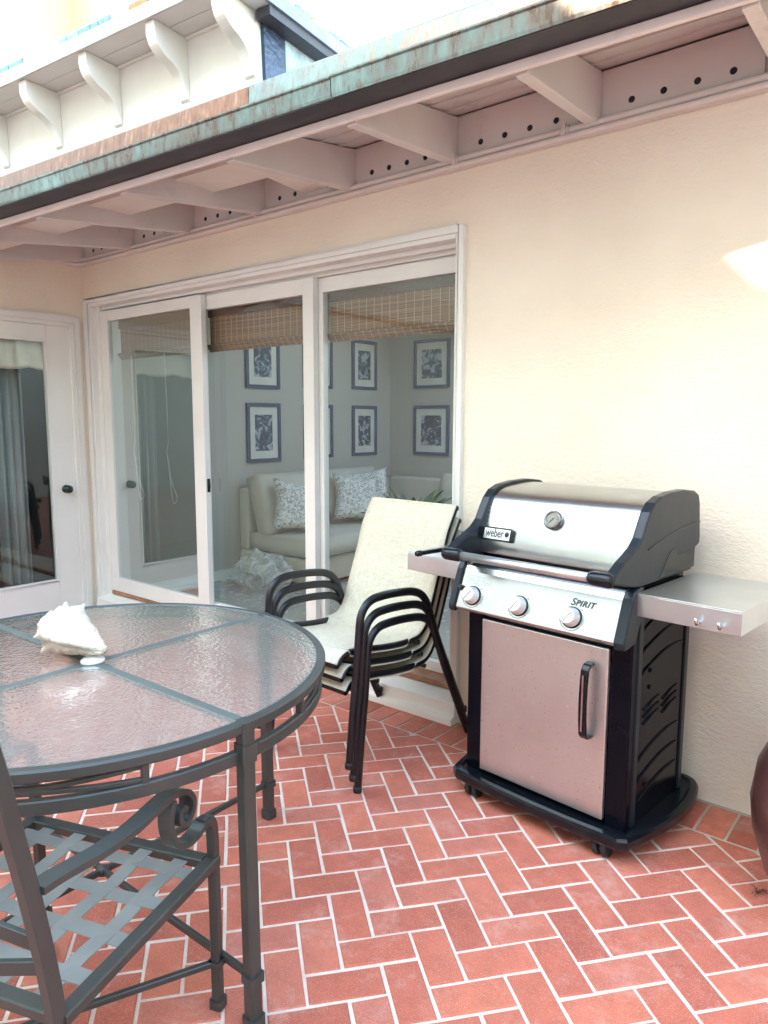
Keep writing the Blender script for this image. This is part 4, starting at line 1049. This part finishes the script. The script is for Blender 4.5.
for q in range(4):
    a = PI/2*q; dx, dy = math.cos(a), math.sin(a); rt, rb = TR_-.012, TR_-.004
    mb = MB(); mb.bar([(dx*rt, dy*rt, TZ-.001), (dx*rt, dy*rt, .6), (dx*rb, dy*rb, 0.004)], .036, .036, up=(dx, dy, 0))
    for (z0, z1, w) in ((.0, .03, .046), (.125, .145, .046), (TZ-.1, TZ-.055, .044)):
        r_ = rb if z0 < .5 else rt
        mb.bar([(dx*r_, dy*r_, z0), (dx*r_, dy*r_, z1)], w, w, up=(dx, dy, 0))
    mb.build('leg', M['alu'], tb)
    mb = MB(); mb.bar([(0, 0, .135+.0005*q), (dx*(rb-.01), dy*(rb-.01), .135+.0005*q)], .014, .020); mb.build('stretcher', M['alu'], tb)
    # apron pieces: two posts and forked bar between them
    rr = TR_-.022
    a1, a2 = a+R(21), a+R(69)
    mb = MB()
    for aa in (a1, a2): mb.bar([(rr*math.cos(aa), rr*math.sin(aa), TZ-.078), (rr*math.cos(aa), rr*math.sin(aa), TZ-.025)], .016, .020, up=(math.cos(aa), math.sin(aa), 0))
    n = 14
    if True:
        for sg in (1, -1):
            P = []
            for i in range(n+1):
                t = i/n; aa = a2+(a1-a2)*t
                P.append((rr*math.cos(aa), rr*math.sin(aa), TZ-.052+sg*(.005+.011*max(0, (abs(t-.5)*2-.30)/.70))))
            mb.bar(P, .012, .0105)
    mb.build('apron_bracket', M['alu'], tb)
mb = MB(); mb.lathe([(0.0, .122), (.018, .126), (.018, .146), (0, .15)], seg=20); mb.build('stretcher_boss', M['alu'], tb)

# conch shell
sh = MB(); vs = []; fs = []
NA, NR = 72, 46
for i in range(NR+1):
    t = i/NR           # 0 tip (siphon) .. 1 spire
    if t < .66: rad = .010+.072*(t/.66)**.95
    else: rad = .082*(1-(t-.66)/.34)**.62+.002
    for j in range(NA):
        a = 2*PI*j/NA
        r_ = rad*(1+.16*math.cos(a-.6)+.05*math.sin(3*a+t*4))
        # shoulder knobs
        kn_ = max(0, math.cos(a*8+t*2))**3
        r_ += .026*kn_*math.exp(-((t-.68)/.035)**2)
        r_ += .016*max(0, math.cos(a*9+1))**3*math.exp(-((t-.80)/.035)**2)+.010*max(0, math.cos(a*9+2))**3*math.exp(-((t-.90)/.03)**2)
        # whorl step lines
        r_ *= 1-.10*math.exp(-((t-.735-.02*math.sin(a))/.016)**2)-.12*math.exp(-((t-.86)/.014)**2)
        # flared outer lip
        lip = math.exp(-((a-3.95)/.30)**2)*math.sin(PI*min(1, max(0, (t-.08)/.66)))**.8 if .08 < t < .74 else 0
        r_ += .052*lip
        r_ -= .030*math.exp(-((a-3.35)/.22)**2)*math.sin(PI*min(1, max(0, (t-.08)/.6)))*(t < .68)
        r_ += .0022*math.sin(t*95+2*math.sin(a))*(t < .8)+.006*noise.noise(Vector((math.cos(a)*3, math.sin(a)*3, t*14)))
        xx = (t-.5)*.30+.02*(t < .1)*(0)
        vs.append((xx, r_*math.cos(a), r_*math.sin(a)*.92))
for i in range(NR):
    for j in range(NA): k = (j+1) % NA; fs.append((i*NA+j, i*NA+k, (i+1)*NA+k, (i+1)*NA+j))
fs.append(list(range(NA))[::-1]); fs.append([NR*NA+j for j in range(NA)])
sh.add(vs, fs, True)
o = sh.build('conch_shell', M['shell'])
tip, spire = Vector((3.405, -1.845, TZ+.035)), Vector((3.135, -1.90, TZ+.085))
ax = (spire-tip).normalized(); ay = Vector((0, 0, 1)).cross(ax).normalized(); az_ = ax.cross(ay)
o.matrix_world = Matrix.Translation((tip+spire)/2) @ Matrix((ax, ay, az_)).transposed().to_4x4() @ Matrix.Rotation(R(150), 4, 'X') @ Matrix.Scale(.92, 4)
tag(o, 'large white knobbly conch shell lying on the glass table', 'shell')

# ------------------------------------------------------------------ woven-strap metal armchair
P1 = Vector((3.925, -1.872)); P2 = Vector((4.10, -2.352)); side = (P1-P2).normalized(); ang = math.atan2(side.y, side.x)-PI/2
# local: origin at rear right seat corner; +y forward, +x right (toward outside), so seat spans x -W..0
ac = root('metal_armchair', 'charcoal metal armchair with woven strap seat and scrolled arms by the table', 'chair', (P2.x, P2.y, 0), ang)
Wc, Dc, Zc = .560, .510, .42
mb = MB(); z = Zc-.013
mb.bar([(0, 0, z), (0, Dc+.008, z)], .034, .026); mb.bar([(-Wc, 0, z), (-Wc, Dc+.008, z)], .034, .026)
mb.bar([(-.017, Dc-.01, z), (-Wc+.017, Dc-.01, z)], .034, .0255); mb.bar([(-.017, .01, z), (-Wc+.017, .01, z)], .034, .0255)
mb.build('seat_frame', M['alu'], ac)
ns, nf = 5, 4
for i in range(ns):      # straps front to back
    x = -Wc*(i+.72)/(ns+.4); P = []
    for k in range(0, 41):
        t = k/40; y = .012+(Dc-.03)*t
        ph = (t*(nf+.4)-.72+.5); w = math.cos(PI*(ph))*(1 if i % 2 else -1)
        P.append((x, y, Zc-.009-.005*math.sin(PI*t)+.0026*w))
    mb = MB(); mb.bar(P, .039, .003); mb.build('seat_strap', M['alu_strap'], ac)
for j in range(nf):
    y = .01+Dc*(j+.72)/(nf+.4); P = []
    for k in range(0, 41):
        t = k/40; x = -.012-(Wc-.024)*t
        ph = (t*(ns+.4)-.72+.5); w = -math.cos(PI*ph)*(1 if j % 2 else -1)
        ty = (y-.012)/(Dc-.03)
        P.append((x, y, Zc-.009-.005*math.sin(PI*min(1, max(0, ty)))+.0026*w))
    mb = MB(); mb.bar(P, .039, .003); mb.build('seat_strap', M['alu_strap'], ac)
arm = [(-.034, .690), (.02, .684), (.12, .666), (.21, .660), (.30, .666), (.352, .668), (.392, .652), (.414, .622), (.406, .592), (.384, .580), (.364, .592), (.362, .612), (.374, .622), (.386, .612)]
arm2 = [(.345, .656), (.332, .620), (.334, .585), (.352, .545), (.392, .523), (.432, .522), (.462, .530), (.488, .528), (.506, .508), (.511, .47), (.512, .42), (.514, .2), (.515, .004)]
for x in (0, -Wc):
    mb = MB(); mb.bar(smooth_path([(x, a, b) for a, b in arm], 5), .034, .011, up=(0, -.3, 1)) if False else mb.sweep(smooth_path([(x, a, b) for a, b in arm], 5), [(-.007, -.020), (.007, -.020), (.007, .020), (-.007, .020)], up=(1, 0, 0), smooth=False)
    mb.build('arm', M['alu'], ac, bevel=.002)
    mb = MB(); mb.sweep(smooth_path([(x, a, b) for a, b in arm2[:8]], 5), [(-.007, -.0185), (.007, -.0185), (.007, .0185), (-.007, .0185)], up=(1, 0, 0), smooth=False); mb.build('arm_scroll', M['alu'], ac, bevel=.002)
    mb = MB(); mb.bar(smooth_path([(x, a, b) for a, b in arm2[6:]], 4), .026, .024, up=(1, 0, 0))
    for (z0, z1) in ((.0, .024), (.118, .134)): mb.bar([(x, .515, z0), (x, .515, z1)], .036, .036, up=(1, 0, 0))
    mb.build('front_leg', M['alu'], ac)
    post = [(-.10, .003), (-.055, .18), (-.018, .34), (-.008, .42), (-.018, .51), (-.036, .622), (-.058, .738), (-.080, .842), (-.094, .915), (-.11, .98)]
    mb = MB(); mb.bar(smooth_path([(x, a, b) for a, b in post], 4), .032, .026, up=(1, 0, 0)); mb.build('back_post', M['alu'], ac)
mb = MB()     # backrest: top bar and gently curved splats
mb.bar(smooth_path([(0, -.11, .98), (-Wc*.25, -.15, 1.01), (-Wc*.5, -.165, 1.02), (-Wc*.75, -.15, 1.01), (-Wc, -.11, .98)], 5), .026, .030)
mb.build('top_rail', M['alu'], ac)
for (za, zb) in ((.575, .635), (.535, .49)):
    mb = MB(); mb.bar(smooth_path([(0, -.025, za), (-Wc*.22, -.055, (za+zb)/2+.01), (-Wc*.5, -.075, zb), (-Wc*.78, -.055, (za+zb)/2+.01), (-Wc, -.025, za)], 6), .012, .028); mb.build('back_splat', M['alu'], ac)
mb = MB(); mb.bar(smooth_path([(-Wc*.5, -.075, .64), (-Wc*.36, -.09, .76), (-Wc*.42, -.13, .90), (-Wc*.5, -.16, 1.0)], 5), .012, .02, up=(1, 0, 0)); mb.bar(smooth_path([(-Wc*.5, -.075, .64), (-Wc*.64, -.09, .76), (-Wc*.58, -.13, .90), (-Wc*.5, -.16, 1.0)], 5), .012, .02, up=(1, 0, 0)); mb.build('back_splat', M['alu'], ac)
mb = MB(); mb.bar([(0, .513, .126), (-Wc, -.07, .126)], .016, .016); mb.build('stretcher', M['alu'], ac)
mb = MB(); mb.bar([(-Wc, .513, .124), (0, -.07, .124)], .0158, .0158); mb.build('stretcher', M['alu'], ac)

# ------------------------------------------------------------------ big glazed pot at right
mb = MB(); mb.lathe([(.0, .0), (.155, .0), (.175, .02), (.225, .12), (.262, .24), (.272, .33), (.258, .44), (.225, .52), (.185, .575), (.175, .60), (.20, .635), (.215, .65), (.20, .655), (.17, .62), (.16, .55), (.0, .5)], seg=64)
o = mb.build('glazed_pot', M['pot']); o.location = (5.125, -.45, 0); tag(o, 'large dark red glazed pot cut off by the right edge', 'pot')
# twig by the pot
mb = MB()
for k in range(9):
    a = random.uniform(0, 2*PI); l = random.uniform(.015, .04)
    c = Vector((4.90, -.50, .004)); mb.tube([c, c+Vector((math.cos(a)*l*.5, math.sin(a)*l*.5, .012)), c+Vector((math.cos(a)*l, math.sin(a)*l, .004))], .0012, seg=5)
M['twig'] = paint('twig_brown', (.09, .05, .03), .8)
o = mb.build('dry_twig', M['twig']); tag(o, 'small dry twig tuft on the brick at the foot of the pot', 'twig')

# ------------------------------------------------------------------ surroundings behind and beside the camera
HH = 7.85  # height of the out-of-view house, set so it keeps sun off the patio
oh = root('sun_blocking_house', 'added pale house across the courtyard, shaped to block the sun, mirrored in the door glass', 'house', (0, 0, 0))
mb = MB(); Y0 = -6.4
mb.box((-9, Y0-.3, -.05), (-3, Y0, HH)); mb.box((-3, Y0-.3, -.05), (12, Y0, .9)); mb.prism([(-3, 2.2), (12, 2.2), (12, HH), (3.9, HH), (3.1, 6.86), (2.50, 6.86), (1.55, HH), (-3, HH)], Y0-.3, Y0, 'y')  # roofline gap cut to let a wedge of sun onto the facade
for (a, b) in ((-3, .6), (1.9, 4.2), (5.4, 12)): mb.box((a, Y0-.3, .9), (b, Y0, 2.2))
mb.build('wall', M['house2'], oh)
for (a, b) in ((.6, 1.9), (4.2, 5.4)):
    mb = MB()
    for (p, q, r_, s) in ((a, a+.07, .9, 2.2), (b-.07, b, .9, 2.2), (a+.07, b-.07, .9, .97), (a+.07, b-.07, 2.13, 2.2), (a+.07, b-.07, 1.52, 1.58)): mb.box((p, Y0-.08, r_), (q, Y0+.03, s))
    w = mb.build('added_house_window', M['white'], oh); g = MB(); g.box((a, Y0-.2, .9), (b, Y0-.19, 2.2)); g.build('pane', M['glass_dark'], w)
    g = MB(); g.box((a, Y0-.5, .9), (b, Y0-.45, 2.2)); g.build('shade', M['cream_cloth'], w)
mb = MB(); mb.box((-9.2, Y0-.5, HH), (1.49, Y0+.05, HH+.1)); mb.build('roof', M['roof2'], oh)
mb = MB(); mb.box((3.95, Y0-.5, HH), (12.2, Y0+.05, HH+.1)); mb.build('roof', M['roof2'], oh)
gw = MB(); gw.box((8.8, -6.4, -.05), (9.1, -.0, 4.2)); o = gw.build('garden_wall', M['house2']); tag(o, 'pale rendered garden wall closing the courtyard on the right, outside the frame', 'wall')

# ------------------------------------------------------------------ camera
cam = bpy.data.cameras.new('camera'); co = bpy.data.objects.new('camera', cam); COL.objects.link(co); sc.camera = co
yaw, pit, rol = R(39.12426), R(7.31289), R(.14816)
fw = Vector((-math.sin(yaw)*math.cos(pit), math.cos(yaw)*math.cos(pit), -math.sin(pit)))
rt = fw.cross(Vector((0, 0, 1))).normalized(); up = rt.cross(fw)
r2 = rt*math.cos(rol)+up*math.sin(rol); u2 = -rt*math.sin(rol)+up*math.cos(rol)
co.matrix_world = Matrix(((r2.x, u2.x, -fw.x, 5.30573), (r2.y, u2.y, -fw.y, -2.89527), (r2.z, u2.z, -fw.z, 1.5), (0, 0, 0, 1)))
cam.sensor_fit = 'VERTICAL'; cam.sensor_height = 24; cam.lens = 24*715.636/1024; cam.clip_end = 500; cam.clip_start = .05

# ------------------------------------------------------------------ light
sv = Vector((-.26, -.76, .575)).normalized()      # towards the sun
elev = math.asin(sv.z); az = math.atan2(sv.x, sv.y)
w = bpy.data.worlds.new('World'); sc.world = w; w.use_nodes = True; nt = w.node_tree
bgn = nt.nodes['Background']; sky = nt.nodes.new('ShaderNodeTexSky'); sky.sky_type = 'NISHITA'; sky.sun_disc = False
sky.sun_elevation = elev; sky.sun_rotation = az; sky.air_density = 1.0; sky.dust_density = .8; sky.ozone_density = 1.0
nt.links.new(sky.outputs[0], bgn.inputs[0]); bgn.inputs[1].default_value = .15
sun = bpy.data.lights.new('sun', 'SUN'); so_ = bpy.data.objects.new('sun', sun); COL.objects.link(so_)
sun.energy = 2.0; sun.angle = R(.8); sun.color = (1, .94, .84)
so_.rotation_euler = (-sv).to_track_quat('-Z', 'Y').to_euler(); so_.location = (0, -3, 8)

sc.render.engine = 'CYCLES'
sc.view_settings.view_transform = 'Standard'; sc.view_settings.look = 'None'; sc.view_settings.gamma = 1
sc.view_settings.exposure = 3.85
sc.view_settings.use_white_balance = True; sc.view_settings.white_balance_temperature = 7800; sc.view_settings.white_balance_tint = 3
sc.cycles.caustics_refractive = True; sc.cycles.caustics_reflective = False
sc.cycles.max_bounces = 10; sc.cycles.diffuse_bounces = 5; sc.cycles.transparent_max_bounces = 16
